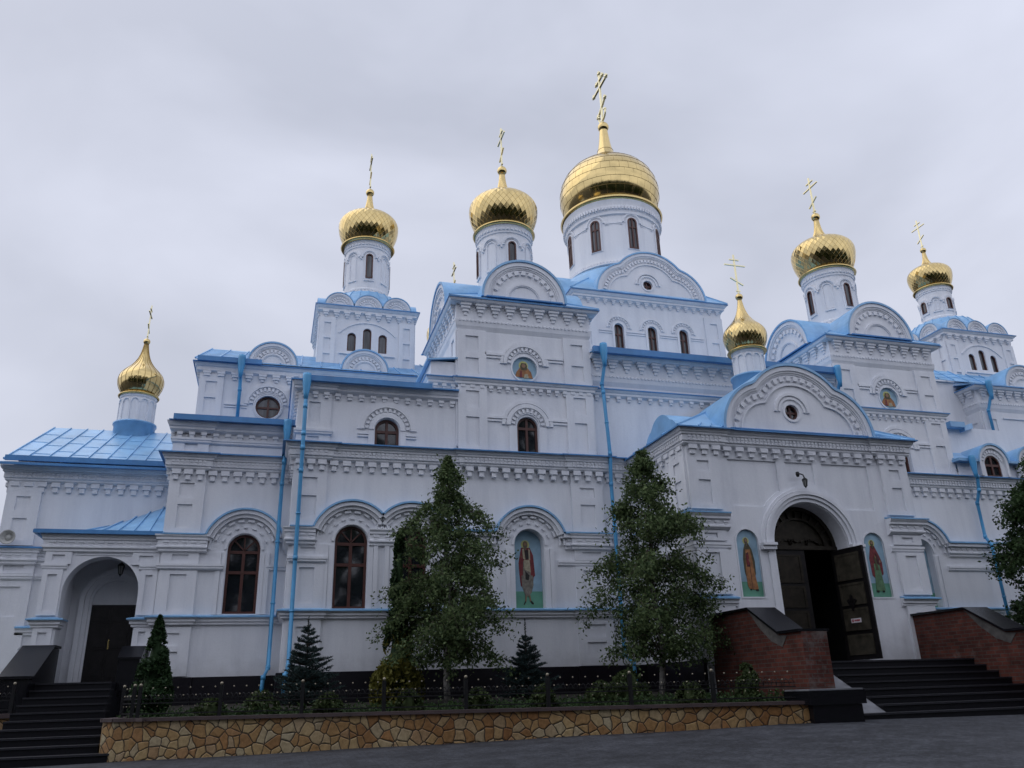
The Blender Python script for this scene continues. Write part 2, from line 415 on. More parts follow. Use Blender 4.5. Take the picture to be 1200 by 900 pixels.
def cornice(mb, path, top, prof, br=None, teeth=None):
    mb.F = None; mb.sweep(path, [(d, top+z) for d, z in prof])
    for F, L in legs(path):
        mb.F = F
        if br:
            n = max(1, round(L/br['sp'])) if L > .25 else 0
            for i in range(n):
                u = (i+.5)*L/n
                for q, (wd, z0, z1, d) in enumerate(br['blocks']): mb.box(u-wd/2, u+wd/2, top+z1, top+z0-.001, -.01, d+.002*q)
        for (wd, z0, z1, d, spc) in (teeth or []):
            n = int(L/spc)
            for i in range(n):
                u = (i+.5)*L/n; mb.box(u-wd/2, u+wd/2, top+z1, top+z0, 0, d)
    mb.F = None
TEETH_MAIN = [(.07, -.19, -.255, .17, .115), (.07, -.268, -.335, .163, .115)]
TEETH_MID = [(.15, -.165, -.215, .118, .22), (.06, -.235, -.275, .108, .22)]
TEETH_TOWER = [(.06, -.64, -.70, .105, .12)]
def pilaster(mb, u0, u1, v0, v1, panels, d=.07, m=.16, base=0):
    mb.box(u0, u1, v0, v1, base-.05, base+d-.045)
    pu0, pu1 = u0+m, u1-m; cur = v0
    mb.box(u0, pu0, v0, v1, base+d-.046, base+d); mb.box(pu1, u1, v0, v1, base+d-.046, base+d)
    for a, b in panels:
        mb.box(pu0, pu1, cur, a, base+d-.047, base+d-.001); cur = b
    mb.box(pu0, pu1, cur, v1, base+d-.047, base+d-.001)
def sunk(mb, u0, u1, v0, v1, d=.035, wd=.05):          # raised thin frame that reads as a sunk panel
    mb.box(u0-wd, u1+wd, v1, v1+wd, -.01, d); mb.box(u0-wd, u1+wd, v0-wd, v0, -.01, d)
    mb.box(u0-wd, u0, v0, v1, -.01, d-.002); mb.box(u1, u1+wd, v0, v1, -.01, d-.002)
def hood(mb, cu, cv, r, wd, d, step):                  # arched hood mould with a ring of little blocks
    mb.band(arc(cu, cv, r+wd), arc(cu, cv, r+wd*.62), -.01, d)
    mb.band(arc(cu, cv, r+wd*.60), arc(cu, cv, r+wd*.52), -.01, d*.6)
    for c, t in along(arc(cu, cv, r+wd*.32), step): mb.obox(c, t, step*.55, wd*.36, -.01, d*.8)
    mb.band(arc(cu, cv, r+wd*.08), arc(cu, cv, r), -.01, d*.5)
def window(F, kind, cu, r, v0, vs, d=-.2, label=None, bars=True, glass='window_glass', fw=.07, n=20):
    fr, gl = MB(), MB(); fr.F = gl.F = F
    if kind == 'round':
        A, Bp = circ(cu, vs, r), circ(cu, vs, r-fw); fr.band(A, Bp, d-.06, d+.03, True)
        if bars: fr.box(cu-.03, cu+.03, vs-r+fw*.8, vs+r-fw*.8, d-.04, d+.02); fr.box(cu-r+fw*.8, cu+r-fw*.8, vs-.03, vs+.03, d-.041, d+.018)
        gl.prism(circ(cu, vs, r-fw*.5), d-.05, d-.02)
    else:
        A, Bp = arch(cu, r, v0, vs, n), arch(cu, r-fw, v0+fw, vs, n); fr.band(A, Bp, d-.06, d+.03, True)
        if bars == 'tall':
            fr.box(cu-.04, cu+.04, v0+fw, vs-.03, d-.04, d+.025)
            for z in (vs-.05, vs-.60): fr.box(cu-r+fw*.8, cu+r-fw*.8, z-.04, z+.04, d-.041, d+.022)
            for a in (45, 90, 135):
                q = math.radians(a); fr.obox((cu+math.cos(q)*(r-fw)*.5, vs+math.sin(q)*(r-fw)*.5), (math.cos(q), math.sin(q)), r-fw, .035, d-.04, d+.012)
        elif bars == 'plus':
            h = vs-v0; fr.box(cu-.035, cu+.035, v0+fw*.8, vs+r-fw*.8, d-.04, d+.025); fr.box(cu-r+fw*.8, cu+r-fw*.8, vs-.06, vs+.02, d-.041, d+.022)
        elif bars:
            fr.box(cu-.028, cu+.028, v0+fw*.8, vs+r-fw*.8, d-.04, d+.02); z = v0+(vs-v0)*.80; fr.box(cu-r+fw*.8, cu+r-fw*.8, z-.03, z+.03, d-.041, d+.018)
        gl.prism(arch(cu, r-fw*.5, v0+fw*.5, vs, n), d-.05, d-.02)
    o = part(fr, 'window', 'brown_frame', church, label)
    part(gl, 'pane', glass, o)
    return o
def gable(F, fn, v0, body=.30, depth=1.2, koko=None, win=None, base=None, step=.19, s=1.0, name='gable', roofname='gable_roof'):
    g, b = MB(), MB(); g.F = b.F = F
    A = fn(0); body_poly = A if base is None else A
    if win:
        cu, cv, r = win; g.wall(A, [circ(cu, cv, r)], 0, .25)
        g.band(A, fn(-.02), -body, 0)
    else: g.prism(A, -body, 0)
    g.band(fn(-.001), fn(-.13*s), 0, .10*s)
    g.band(fn(-.13*s), fn(-.19*s), 0, .065*s)
    g.band(fn(-.19*s), fn(-.23*s), 0, .035*s)
    for c, t in along(fn(-.36*s), step*s): g.obox(c, t, step*s*.58, .14*s, 0, .07*s)
    g.band(fn(-.29*s), fn(-.31*s), 0, .03*s)
    if win:
        g.band(fn(-.52*s), fn(-.57*s), 0, .05*s)
        g.band(arc(cu, cv, r+.34), arc(cu, cv, r+.26), 0, .06); g.band(arc(cu, cv, r+.22), arc(cu, cv, r+.15), 0, .04)
        g.band(circ(cu, cv, r+.07), circ(cu, cv, r), 0, .03, True)
    if koko:
        cu, cv, r = koko; g.band(arc(cu, cv, r), arc(cu, cv, r*.86), 0, .05*s); g.band(arc(cu, cv, r*.86), arc(cu, cv, r*.80), 0, .03*s)
    part(g, name, W)
    b.band(fn(.075*s), fn(.004), -depth, .14*s)
    part(b, roofname, B)
def ring_plain(o_fn, n): return o_fn(0, n)

# ---- lower walls -------------------------------------------------------------
MY = 22.0
JOG = [(.33, 23.5), (.33, 21.93), (1.22, 21.93), (1.22, MY), (8.25, MY), (8.25, 21.93), (9.25, 21.93), (9.25, MY), (10.6, MY)]
m = MB(); m.F = front(MY)
holes = [arch(1.95, .43, 3.76, 5.50), arch(3.55, .43, 3.76, 5.50), arch(6.92, .435, 3.76, 5.52)]
m.wall(rect(.33, 14, 1.2, 8.12), holes, 0, .26)
m.wall(rect(14, 34, 1.2, 8.12), [arch(20.38, .435, 3.76, 5.52)], 0, .26)
m.quad(m.P(6.4, -.26, 3.6), m.P(7.5, -.26, 3.6), m.P(7.5, -.26, 6.1), m.P(6.4, -.26, 6.1))
m.quad(m.P(19.8, -.26, 3.6), m.P(21, -.26, 3.6), m.P(21, -.26, 6.1), m.P(19.8, -.26, 6.1))
m.F = left(.33); m.box(-27, -MY-.012, 1.2, 9.9, -.4, 0)
m.F = front(MY)
# pilasters with sunk panels
pilaster(m, .33, 1.22, 5.9, 7.68, [(6.05, 6.70), (6.92, 7.20)], .07, .25)
pilaster(m, 8.25, 9.25, 5.9, 7.68, [(6.05, 6.70), (6.92, 7.20)], .07, .27)
for a, b in ((.40, 1.26), (8.25, 9.30)):
    pilaster(m, a, b, 2.24, 3.50, [(2.45, 2.85), (2.98, 3.32)], .07, .24); pilaster(m, a, b, 3.76, 4.90, [(3.88, 4.80)], .07, .24); pilaster(m, a, b, 5.08, 5.40, [(5.16, 5.32)], .07, .24)
m.F = left(.33)
m.F = front(MY)
for cu, r in ((1.95, .43), (3.55, .43), (6.92, .435), (20.38, .435)):
    for sgn in (-1, 1):
        for k, (q0, q1, d) in enumerate(((.02, .15, .03), (.16, .28, .055))):
            u0, u1 = sorted((cu+sgn*(r+q0), cu+sgn*(r+q1))); m.box(u0, u1, 3.76, 5.40, -.01, d)
    for q0, q1, d in ((.02, .09, .04), (.62, .58, .10), (.50, .46, .07)):
        q0, q1 = max(q0, q1), min(q0, q1); m.band(arc(cu, 5.5, r+q0), arc(cu, 5.5, r+q1), -.01, d)
    for c, t in along(arc(cu, 5.5, r+.36, 14, 166), .26): m.obox(c, t, .17, .06, -.01, .07)
    for c, t in along(arc(cu, 5.5, r+.18, 14, 166), .24): m.obox(c, t, .10, .045, -.01, .055)
part(m, 'wall', W)
# hood roofs over the ground floor arches (blue flashing) and their white rings
def arch_run(mb, cs, r, v, lo, hi, d0, d1, wd):         # continuous line that rises over each arch
    R = r; pts = []
    h = math.sqrt(max(0, R*R-(v-5.5)**2)); a0 = math.degrees(math.asin((v-5.5)/R))
    groups = []
    for c in cs:
        if groups and c-groups[-1][-1] < 2*h: groups[-1].append(c)
        else: groups.append([c])
    cur = lo
    for g in groups:
        if g[0]-h > cur: mb.box(cur, g[0]-h, v-wd, v, d0, d1)
        for i, c in enumerate(g):
            s0, s1 = a0, 180-a0
            if i > 0: s1 = 180-math.degrees(math.acos((c-g[i-1])/2/R))
            if i < len(g)-1: s0 = math.degrees(math.acos((g[i+1]-c)/2/R))
            mb.band(arc(c, 5.5, R, s0, s1), arc(c, 5.5, R-wd, s0, s1), d0, d1)
        cur = g[-1]+h
    if hi > cur: mb.box(cur, hi, v-wd, v, d0, d1)
for cs_, lo_, hi_ in (([1.95, 3.55, 6.92], .33, 9.6), ([20.38], 17.2, 33)):
    m, b = MB(), MB(); m.F = b.F = front(MY)
    for mb, R, d, wd in ((b, 1.10, .24, .05), (m, 1.045, .19, .105), (m, .94, .12, .09)):
        arch_run(mb, cs_, R, 5.5+R*.33 if mb is b else 5.5+R*.30, lo_ if mb is b or lo_ > 1 else 1.2, hi_, -.01, d, wd)
    part(m, 'arch_moulding', W); part(b, 'arch_flashing', B)
# mid cornice pieces, sills, plinth
class Many:                                          # one mesh part per run
    def __init__(s, mbs): s.mbs = mbs
    def build(s, name, mat, parent=None):
        for m_ in s.mbs: o = m_.build(name, mat, parent)
        return o
def split(path_runs, top, prof, **k):
    out = []
    for p in path_runs:
        mb = MB(); cornice(mb, p, top, prof, **k); out.append(mb)
    return Many(out)
runs = [[(.33, 23.5), (.33, 21.93), (1.0, 21.93)], [(2.42, MY), (3.08, MY)], [(4.6, MY), (5.85, MY)], [(7.98, MY), (8.25, MY), (8.25, 21.93), (9.3, 21.93), (9.3, MY), (10.3, MY)], [(21.44, MY), (33, MY)]]
part(split(runs, 5.83, P_MID, teeth=TEETH_MID), 'cornice', W)
runs2 = [[(.40, 23.5), (.40, 21.93), (1.26, 21.93), (1.26, MY)], [(4.3, MY), (6.1, MY)], [(7.75, MY), (10.3, MY)], [(21.3, MY), (33, MY)]]
part(split(runs2, 5.08, P_BAND), 'string_course', W)
sill = [(.33, 23.5), (.33, 21.93), (1.26, 21.93), (1.26, MY), (8.25, MY), (8.25, 21.93), (9.3, 21.93), (9.3, MY), (10.3, MY)]
sill2 = [(17.2, MY), (33, MY)]
part(split([sill, sill2], 3.71, P_LEDGE), 'sill_course', W)
def flash(paths, z, d, th=.03, rise=.05):
    out = []
    for p in paths:
        mb = MB(); mb.sweep(p, [(.0, z+rise), (d, z+.004), (d, z-th), (d-.02, z-th), (d-.02, z-.0), (0, z+.002)]); out.append(mb)
    return Many(out)
part(flash([sill, sill2], 3.72, .18), 'sill_flashing', B)
for p in (sill, sill2):
    pm = MB(); pm.sweep(p, [(0, 2.225), (.09, 2.225), (.09, .8), (0, .8)]); part(pm, 'plinth', 'plinth_granite')
jr = [(1.22+.0, MY)]
main_path = [(.33, 23.5), (.33, 21.93), (1.22, 21.93), (1.22, MY), (5.0, MY), (5.0, 21.95), (8.25, 21.95), (8.25, 21.90), (9.3, 21.90), (9.3, MY), (10.6, MY)]
main_path_r = [(17.0, MY), (34, MY)]
part(split([main_path, main_path_r], 8.12, P_MAIN, br=BR_MAIN, teeth=TEETH_MAIN), 'cornice', W)
part(flash([main_path, main_path_r], 8.125, .33), 'cornice_flashing', T)
for cu in (1.95, 3.55): window(front(MY), 'arch', cu, .43, 3.76, 5.50, -.16, 'tall arched brown window with fan-shaped top', 'tall')

# ---- left wing (set back) and its attic -----------------------------------------
LY = 23.5
m = MB(); m.F = front(LY)
m.wall(rect(-2.92, .34, 1.2, 8.1), [arch(-.81, .43, 3.78, 5.48)], 0, .26)
m.F = left(-2.92); m.box(-27.5, -LY-.012, 1.2, 9.0, -.4, 0); m.F = front(LY)
m.box(-2.92, .33, 8.1, 9.0, -2.4, -.01)
pilaster(m, -2.92, -1.98, 5.9, 7.66, [(6.02, 6.68), (6.86, 7.28)], .07, .28)
for a, b_ in ((-2.88, -1.95),):
    pilaster(m, a, b_, 2.24, 3.46, [(2.42, 2.84), (2.98, 3.30)], .07, .27); pilaster(m, a, b_, 3.76, 4.90, [(3.86, 4.80)], .07, .26); pilaster(m, a, b_, 5.08, 5.40, [(5.16, 5.32)], .07, .26)
pilaster(m, -2.95, -2.0, 8.13, 8.52, [(8.20, 8.46)], .06, .3)
for sgn in (-1, 1):
    for q0, q1, d in ((.02, .13, .03), (.14, .26, .055)):
        u0, u1 = sorted((-.81+sgn*(.43+q0), -.81+sgn*(.43+q1))); m.box(u0, u1, 3.76, 5.40, -.01, d)
for q0, q1, d in ((.09, .02, .04), (.62, .58, .10), (.50, .46, .07)): m.band(arc(-.81, 5.48, .43+q0), arc(-.81, 5.48, .43+q1), -.01, d)
for c, t in along(arc(-.81, 5.48, .79, 14, 166), .26): m.obox(c, t, .17, .06, -.01, .07)
for c, t in along(arc(-.81, 5.48, .61, 14, 166), .24): m.obox(c, t, .10, .045, -.01, .055)
part(m, 'wall', W)
m, b = MB(), MB(); m.F = b.F = front(LY)
for mb, R, d, wd in ((b, 1.10, .24, .05), (m, 1.045, .19, .10), (m, .94, .12, .09)):
    arch_run(mb, [-.81], R, 5.5+R*.33 if mb is b else 5.5+R*.30, -2.92, .33, -.01, d, wd)
part(m, 'arch_moulding', W); part(b, 'arch_flashing', B)
lw = [(-2.92, 25.4), (-2.92, 23.43), (-1.98, 23.43), (-1.98, LY), (.33, LY)]
part(split([[(-2.92, 25.4), (-2.92, 23.43), (-1.76, 23.43)]], 5.83, P_MID, teeth=TEETH_MID), 'cornice', W)
part(split([[(-2.92, 25.4), (-2.92, 23.43), (-1.3, 23.43)], [(-.2, LY), (.33, LY)]], 5.08, P_BAND), 'string_course', W)
part(split([lw], 3.70, P_LEDGE), 'sill_course', W); part(flash([lw], 3.71, .18), 'sill_flashing', B)
pm = MB(); pm.sweep([(-2.92, 25), (-2.92, 23.43), (-1.9, 23.43), (-1.9, LY), (.33, LY)], [(0, 2.21), (.09, 2.21), (.09, .8), (0, .8)]); part(pm, 'plinth', 'plinth_granite')
part(split([lw], 8.08, P_MAIN, br=BR_MAIN, teeth=TEETH_MAIN), 'cornice', W); part(flash([lw], 8.085, .33), 'cornice_flashing', T)
at = [(-2.95, 25.4), (-2.95, 23.44), (-2.0, 23.44), (-2.0, LY), (.28, LY)]
part(split([at], 9.02, P_SMALL, br=BR_SMALL), 'cornice', W)
part(split([at], 8.58, P_BAND), 'string_course', W)
b = MB(); b.slab([(-3.1, 23.2, 9.04), (.33, 23.2, 9.04), (.33, 26.1, 9.75), (-3.1, 26.1, 9.75)], .03)
b.F = front(23.2); b.box(-2.98, .30, 9.01, 9.17, .0, .10); part(b, 'roof', T)
window(front(LY), 'arch', -.81, .43, 3.78, 5.48, -.16, None, 'tall')

# ---- upper storey left of the first tower -----------------------------------------
m = MB(); m.F = front(MY)
m.wall(rect(.33, 4.86, 8.1, 9.95), [arch(2.82, .345, 8.14, 8.66)], 0, .24)
pilaster(m, .33, 1.24, 8.14, 8.42, [(8.18, 8.36)], .06, .3); pilaster(m, .33, 1.24, 8.56, 9.62, [(8.72, 9.36)], .06, .3)
for sgn in (-1, 1):
    u0, u1 = sorted((2.82+sgn*.37, 2.82+sgn*.53)); m.box(u0, u1, 8.14, 8.62, -.01, .05)
    u0, u1 = sorted((2.82+sgn*.52, 2.82+sgn*.83)); m.box(u0, u1, 8.50, 8.56, -.01, .06); m.box(u0, u1, 8.43, 8.48, -.01, .04)
m.band(arc(2.82, 8.66, .50), arc(2.82, 8.66, .37), -.01, .05)
hood(m, 2.82, 8.66, .50, .26, .07, .13)
m.band(arc(2.82, 8.66, .84), arc(2.82, 8.66, .76), -.01, .05)
part(m, 'wall', W)
up_path = [(.33, 26), (.33, 21.94), (1.24, 21.94), (1.24, MY), (4.86, MY)]
part(split([up_path], 9.93, P_SMALL, br=BR_SMALL), 'cornice', W)
part(split([[(.33, 23.4), (.33, 21.94), (1.24, 21.94), (1.24, MY)]], 8.56, P_BAND), 'string_course', W)
b = MB(); b.slab([(.1, 21.76, 9.95), (4.86, 21.76, 9.95), (4.86, 26, 11.2), (.1, 26, 11.2)], .03); part(b, 'roof', B)
b = MB(); b.F = front(21.76); b.box(.40, 4.05, 9.88, 10.04, .0, .13); b.F = None
b.sweep([(.33, 26), (.33, 21.94), (4.86, 21.94)], [(0, 9.96), (.23, 9.95), (.23, 9.91), (0, 9.92)]); part(b, 'gutter', T)
window(front(MY), 'arch', 2.82, .345, 8.14, 8.66, -.14, None, 'plus')

# ---- corner towers with kokoshnik gables, drums and domes ---------------------------
def onion(m, base, up):                            # (radius, height): elliptic belly from the rim to the widest ring at height m, then the given shoulder
    h = m/math.sqrt(1-base*base)
    return [(math.sqrt(1-((m*(1-k/6))/h)**2), m*k/6) for k in range(7)]+[(r, m+t) for r, t in up]
ONION_SMALL = onion(.82, .70, ((.96, .15), (.85, .285), (.69, .39), (.52, .465), (.36, .54), (.245, .635), (.165, .78), (.115, .98), (.08, 1.33)))
ONION_MAIN = onion(.56, .74, ((.975, .20), (.895, .40), (.775, .56), (.62, .685), (.475, .77), (.35, .845), (.255, .95), (.18, 1.10), (.125, 1.34), (.085, 1.68)))
ONION_TALL = onion(.80, .66, ((.965, .18), (.865, .35), (.715, .52), (.55, .69), (.405, .88), (.285, 1.10), (.195, 1.36), (.135, 1.64), (.095, 1.92)))
def spline(pts, n):
    out = []
    for i in range(len(pts)-1):
        p0 = pts[max(i-1, 0)]; p1 = pts[i]; p2 = pts[i+1]; p3 = pts[min(i+2, len(pts)-1)]
        for k in range(n):
            t = k/n
            out.append(tuple(.5*((2*b)+(c-a)*t+(2*a-5*b+4*c-d)*t*t+(3*b-a-3*c+d)*t**3) for a, b, c, d in zip(p0, p1, p2, p3)))
    out.append(pts[-1]); return out
def resample(pts, n):
    L = [0]
    for a, b in zip(pts, pts[1:]): L.append(L[-1]+math.dist(a, b))
    out = []; j = 0
    for i in range(n+1):
        q = L[-1]*i/n
        while j < len(L)-2 and L[j+1] < q: j += 1
        t = (q-L[j])/max(1e-9, L[j+1]-L[j]); out.append(tuple(a+(b-a)*t for a, b in zip(pts[j], pts[j+1])))
    return out
def dome(cx, cy, z0, R, prof, style, cross_dir, cross_h, ball=None, ornate=False, label=None, ring=.90):
    full = [(r*R, z0+z*R) for r, z in spline(prof, 6)]
    d = MB()
    rnd = random.Random(int(cx*13+cy))
    def pt(k, n, ring, off=0.0):
        r, z = ring; a = 2*PI*k/n; return Vector((cx+(r+off)*math.sin(a), cy-(r+off)*math.cos(a), z))
    # every plate is a flat facet with its own small tilt; the seams are narrow folded strips sunk between plates
    def plate(c):
        mid = sum(c, Vector())/len(c); nrm = (c[2]-c[0]).cross(c[3]-c[1]).normalized()
        if nrm.dot(Vector((mid.x-cx, mid.y-cy, .15*(mid.z-z0)))) < 0: nrm = -nrm
        e = [mid+(p-mid)*.95 + nrm*(.004*R) for p in c]
        k = len(c); d.add(e+list(c), [tuple(range(k))]+[(i, (i+1) % k, k+(i+1) % k, k+i) for i in range(k)])
    if style == 'diamond':
        n, rows = 36, 26; rings = resample(full, rows)
        for i in range(-1, rows-1):
            for k in range(n):
                sh = .5*(i % 2); l = pt(k-.5+sh, n, rings[i+1]); r = pt(k+.5+sh, n, rings[i+1]); hi = pt(k+sh, n, rings[i+2])
                if i < 0: d.add([l, r, hi], [(0, 1, 2)])
                else: plate([pt(k+sh, n, rings[i]), r, hi, l])
    else:                                              # smooth sheets with thin raised seams
        rings = resample(full, 60); d.lathe(rings, cx, cy, 72)
    seams = MB()
    if style == 'panel':
        n, rows = 34, 15; rg = resample(full, rows)
        for i in range(rows):
            (ra, za), (rb_, zb_) = rg[i], rg[i+1]
            if ra > .16*R: seams.tube([pt(k, 60, (ra, za), .003) for k in range(61)], .010, 4)
            if ra > .30*R:
                for k in range(n):
                    q = [pt(k+.5*(i % 2), n, (r_, z_), .002) for r_, z_ in resample([p for p in spline(((ra, za), (rb_, zb_)), 1)], 1)]
                    seams.tube([pt(k+.5*(i % 2), n, (ra, za), .001), pt(k+.5*(i % 2), n, ((ra+rb_)/2, (za+zb_)/2), .012), pt(k+.5*(i % 2), n, (rb_, zb_), .001)], .007, 3)
    elif style == 'gore':
        for k in range(22): seams.tube([pt(k, 22, p_, .002) for p_ in resample(full, 24)], .010, 4)
    o = part(d, 'dome', 'polished_gold', church, label)
    if seams.v: part(seams, 'dome_seams', 'seam_gold', o)
    d2 = MB(); rb = (ring-.07)*R
    d2.lathe([(full[0][0]-.06*R, z0+.04*R), (rb+.05*R, z0+.02*R), (rb+.07*R, z0-.02*R), (rb+.03*R, z0-.07*R), (rb-.1, z0-.06*R)], cx, cy, 56)
    part(d2, 'dome_rim', 'gold_trim', o)
    zt = full[-1][1]; br = ball or .145*R
    d3 = MB(); d3.ball((cx, cy, zt+br*.8), br, 20, 12); d3.lathe([(br*.45, zt-.02), (br*.75, zt+.03*R), (br*.3, zt+.06*R)], cx, cy, 20)
    part(d3, 'ball', 'polished_gold', o)
    c = MB(); zb = zt+br*1.6; h = cross_h; t = .032*h
    D = Vector((cross_dir[0], cross_dir[1], 0)); up3 = Vector((0, 0, 1)); c0 = Vector((cx, cy, zb)); nrm = D.cross(up3)
    def cb(a, b_, wd=t): c.bar(c0+D*a[0]*h+up3*a[1]*h, c0+D*b_[0]*h+up3*b_[1]*h, wd, wd*.8, nrm if abs(b_[0]-a[0]) < 1e-6 else up3)
    cb((0, -.03), (0, 1)); cb((-.26, .73), (.26, .73)); cb((-.12, .87), (.12, .87)); cb((-.15, .40), (.15, .24))
    cb((-.05, .08), (.05, .08))
    if ornate:
        for e in ((-.26, .73), (.26, .73), (0, 1), (-.12, .87), (.12, .87), (-.15, .40), (.15, .24)):
            p = c0+D*e[0]*h+up3*e[1]*h; c.ball(p, t*.95, 8, 6)
            for q in (D*t*1.1, -D*t*1.1, up3*t*1.2): c.ball(p+q, t*.6, 8, 6)
        pts = [c0+D*(.13*h*math.sin(a))+up3*(.17*h-.11*h*math.cos(a)) for a in [x*.23 for x in range(-8, 9)]]
        c.tube(pts, t*.5, 6)
        for q in (-1, 1): c.ball(c0+D*q*.12*h+up3*.2*h, t*.9, 8, 6)
    part(c, 'cross', 'pale_gold', o)
def drum(cx, cy, r, z0, z1, nwin, wr, wv0, wvs, blind=True, alt=True, plain_arch=False, teeth=True):
    m = MB(); h = z1-z0
    m.lathe([(r*1.04, z0-.9), (r*1.04, z0), (r*1.10, z0+.02), (r*1.10, z0+.09), (r*1.05, z0+.12), (r*1.05, z0+.22), (r, z0+.26), (r, z1-.42*r), (r*1.04, z1-.40*r), (r*1.04, z1-.33*r), (r*1.05, z1-.31*r), (r*1.05, z1-.20*r), (r*1.07, z1-.12*r), (r*1.09, z1-.06*r), (r*1.09, z1), (r*.5, z1+.02)], cx, cy, 64, False)
    C = Cyl(cx, cy, r); m.F = C; circum = 2*PI*r
    if teeth:
        n = int(circum/.13)
        for i in range(n):
            u = i*circum/n; m.box(u-.035, u+.035, z1-.30*r, z1-.22*r, r*.05, r*.09); m.box(u-.03, u+.03, z0+.13, z0+.19, r*.04, r*.085)
    for k in range(nwin):
        u = k*circum/nwin
        iswin = (k % 2 == 0) or not alt
        aw = circum/nwin/2*.94 if blind else wr+.22
        top = min(wvs+.02, z1-.42*r-aw-.03)
        for q0, q1, d in ((aw, aw-.07, .06), (aw-.07, aw-.10, .035)): m.band(arc(u, wvs, q0, 0, 180, 16), arc(u, wvs, q1, 0, 180, 16), -.01, d)
        if blind:
            m.box(u-aw-.035, u-aw+.03, wvs-.10, wvs-.02, -.01, .068)
            m.box(u-wr-.06, u+wr+.06, wv0-.10, wv0-.04, 0, .06)
        if iswin:
            m.band(arch(u, wr+.06, wv0-.03, wvs, 12), arch(u, wr, wv0, wvs, 12), -.01, .05, True)
        elif not plain_arch:
            m.band(arch(u, aw-.16, wv0-.02, wvs, 12), arch(u, aw-.19, wv0+.01, wvs, 12), -.01, .03, True)
        if not blind:
            w2 = circum/nwin/2; m.box(u+aw, u+2*w2-aw, wvs-.06, wvs+.03, -.01, .06); m.box(u+aw, u+2*w2-aw, wvs-.12, wvs-.08, -.01, .035)
    part(m, 'drum', W)
    for k in range(nwin):
        if plain_arch or ((k % 2) and alt): continue
        window(Cyl(cx, cy, r, k*2*PI/nwin), 'arch', 0, wr, wv0, wvs, .035, None, wr > .2, 'sky_toned_glass', .045 if wr < .2 else .06, 12)

def icon_medallion(F, cu, cv, r, label, y):
    t = thing('icon', label, 'icon', F(cu, 0, cv), 'painted icons on the church walls')
    def P(mb, n, mat): mb.build(n, mat, t)
    a = MB(); a.F = F; a.prism(circ(cu, cv, r), -.10, -.06); P(a, 'panel', 'painted_sky')
    a = MB(); a.F = F; a.prism(circ(cu-.02, cv+.13, .15, 20), -.062, -.052); P(a, 'halo', 'painted_halo')
    a = MB(); a.F = F; a.prism([(cu-.30, cv-.24), (cu+.27, cv-.28), (cu+.22, cv-.08), (cu+.12, cv+.05), (cu-.14, cv+.05), (cu-.24, cv-.08)], -.063, -.045); P(a, 'robe', 'painted_ochre')
    a = MB(); a.F = F; a.prism([(cu-.10, cv-.02), (cu+.08, cv-.02), (cu+.10, cv+.12), (cu+.06, cv+.21), (cu-.09, cv+.21), (cu-.13, cv+.10)], -.05, -.04); P(a, 'hood', 'painted_olive')
    a = MB(); a.F = F; a.prism(circ(cu-.02, cv+.12, .065, 14), -.045, -.034); P(a, 'head', 'painted_skin')
    a = MB(); a.F = F; a.prism([(cu-.02, cv-.30), (cu+.14, cv-.27), (cu+.10, cv-.14), (cu+.01, cv-.15)], -.048, -.037); P(a, 'hands', 'painted_cream')
    a = MB(); a.F = F; a.prism([(cu-.16, cv-.26), (cu-.07, cv-.27), (cu-.08, cv-.04), (cu-.12, cv-.04)], -.047, -.038); P(a, 'stole', 'painted_red')

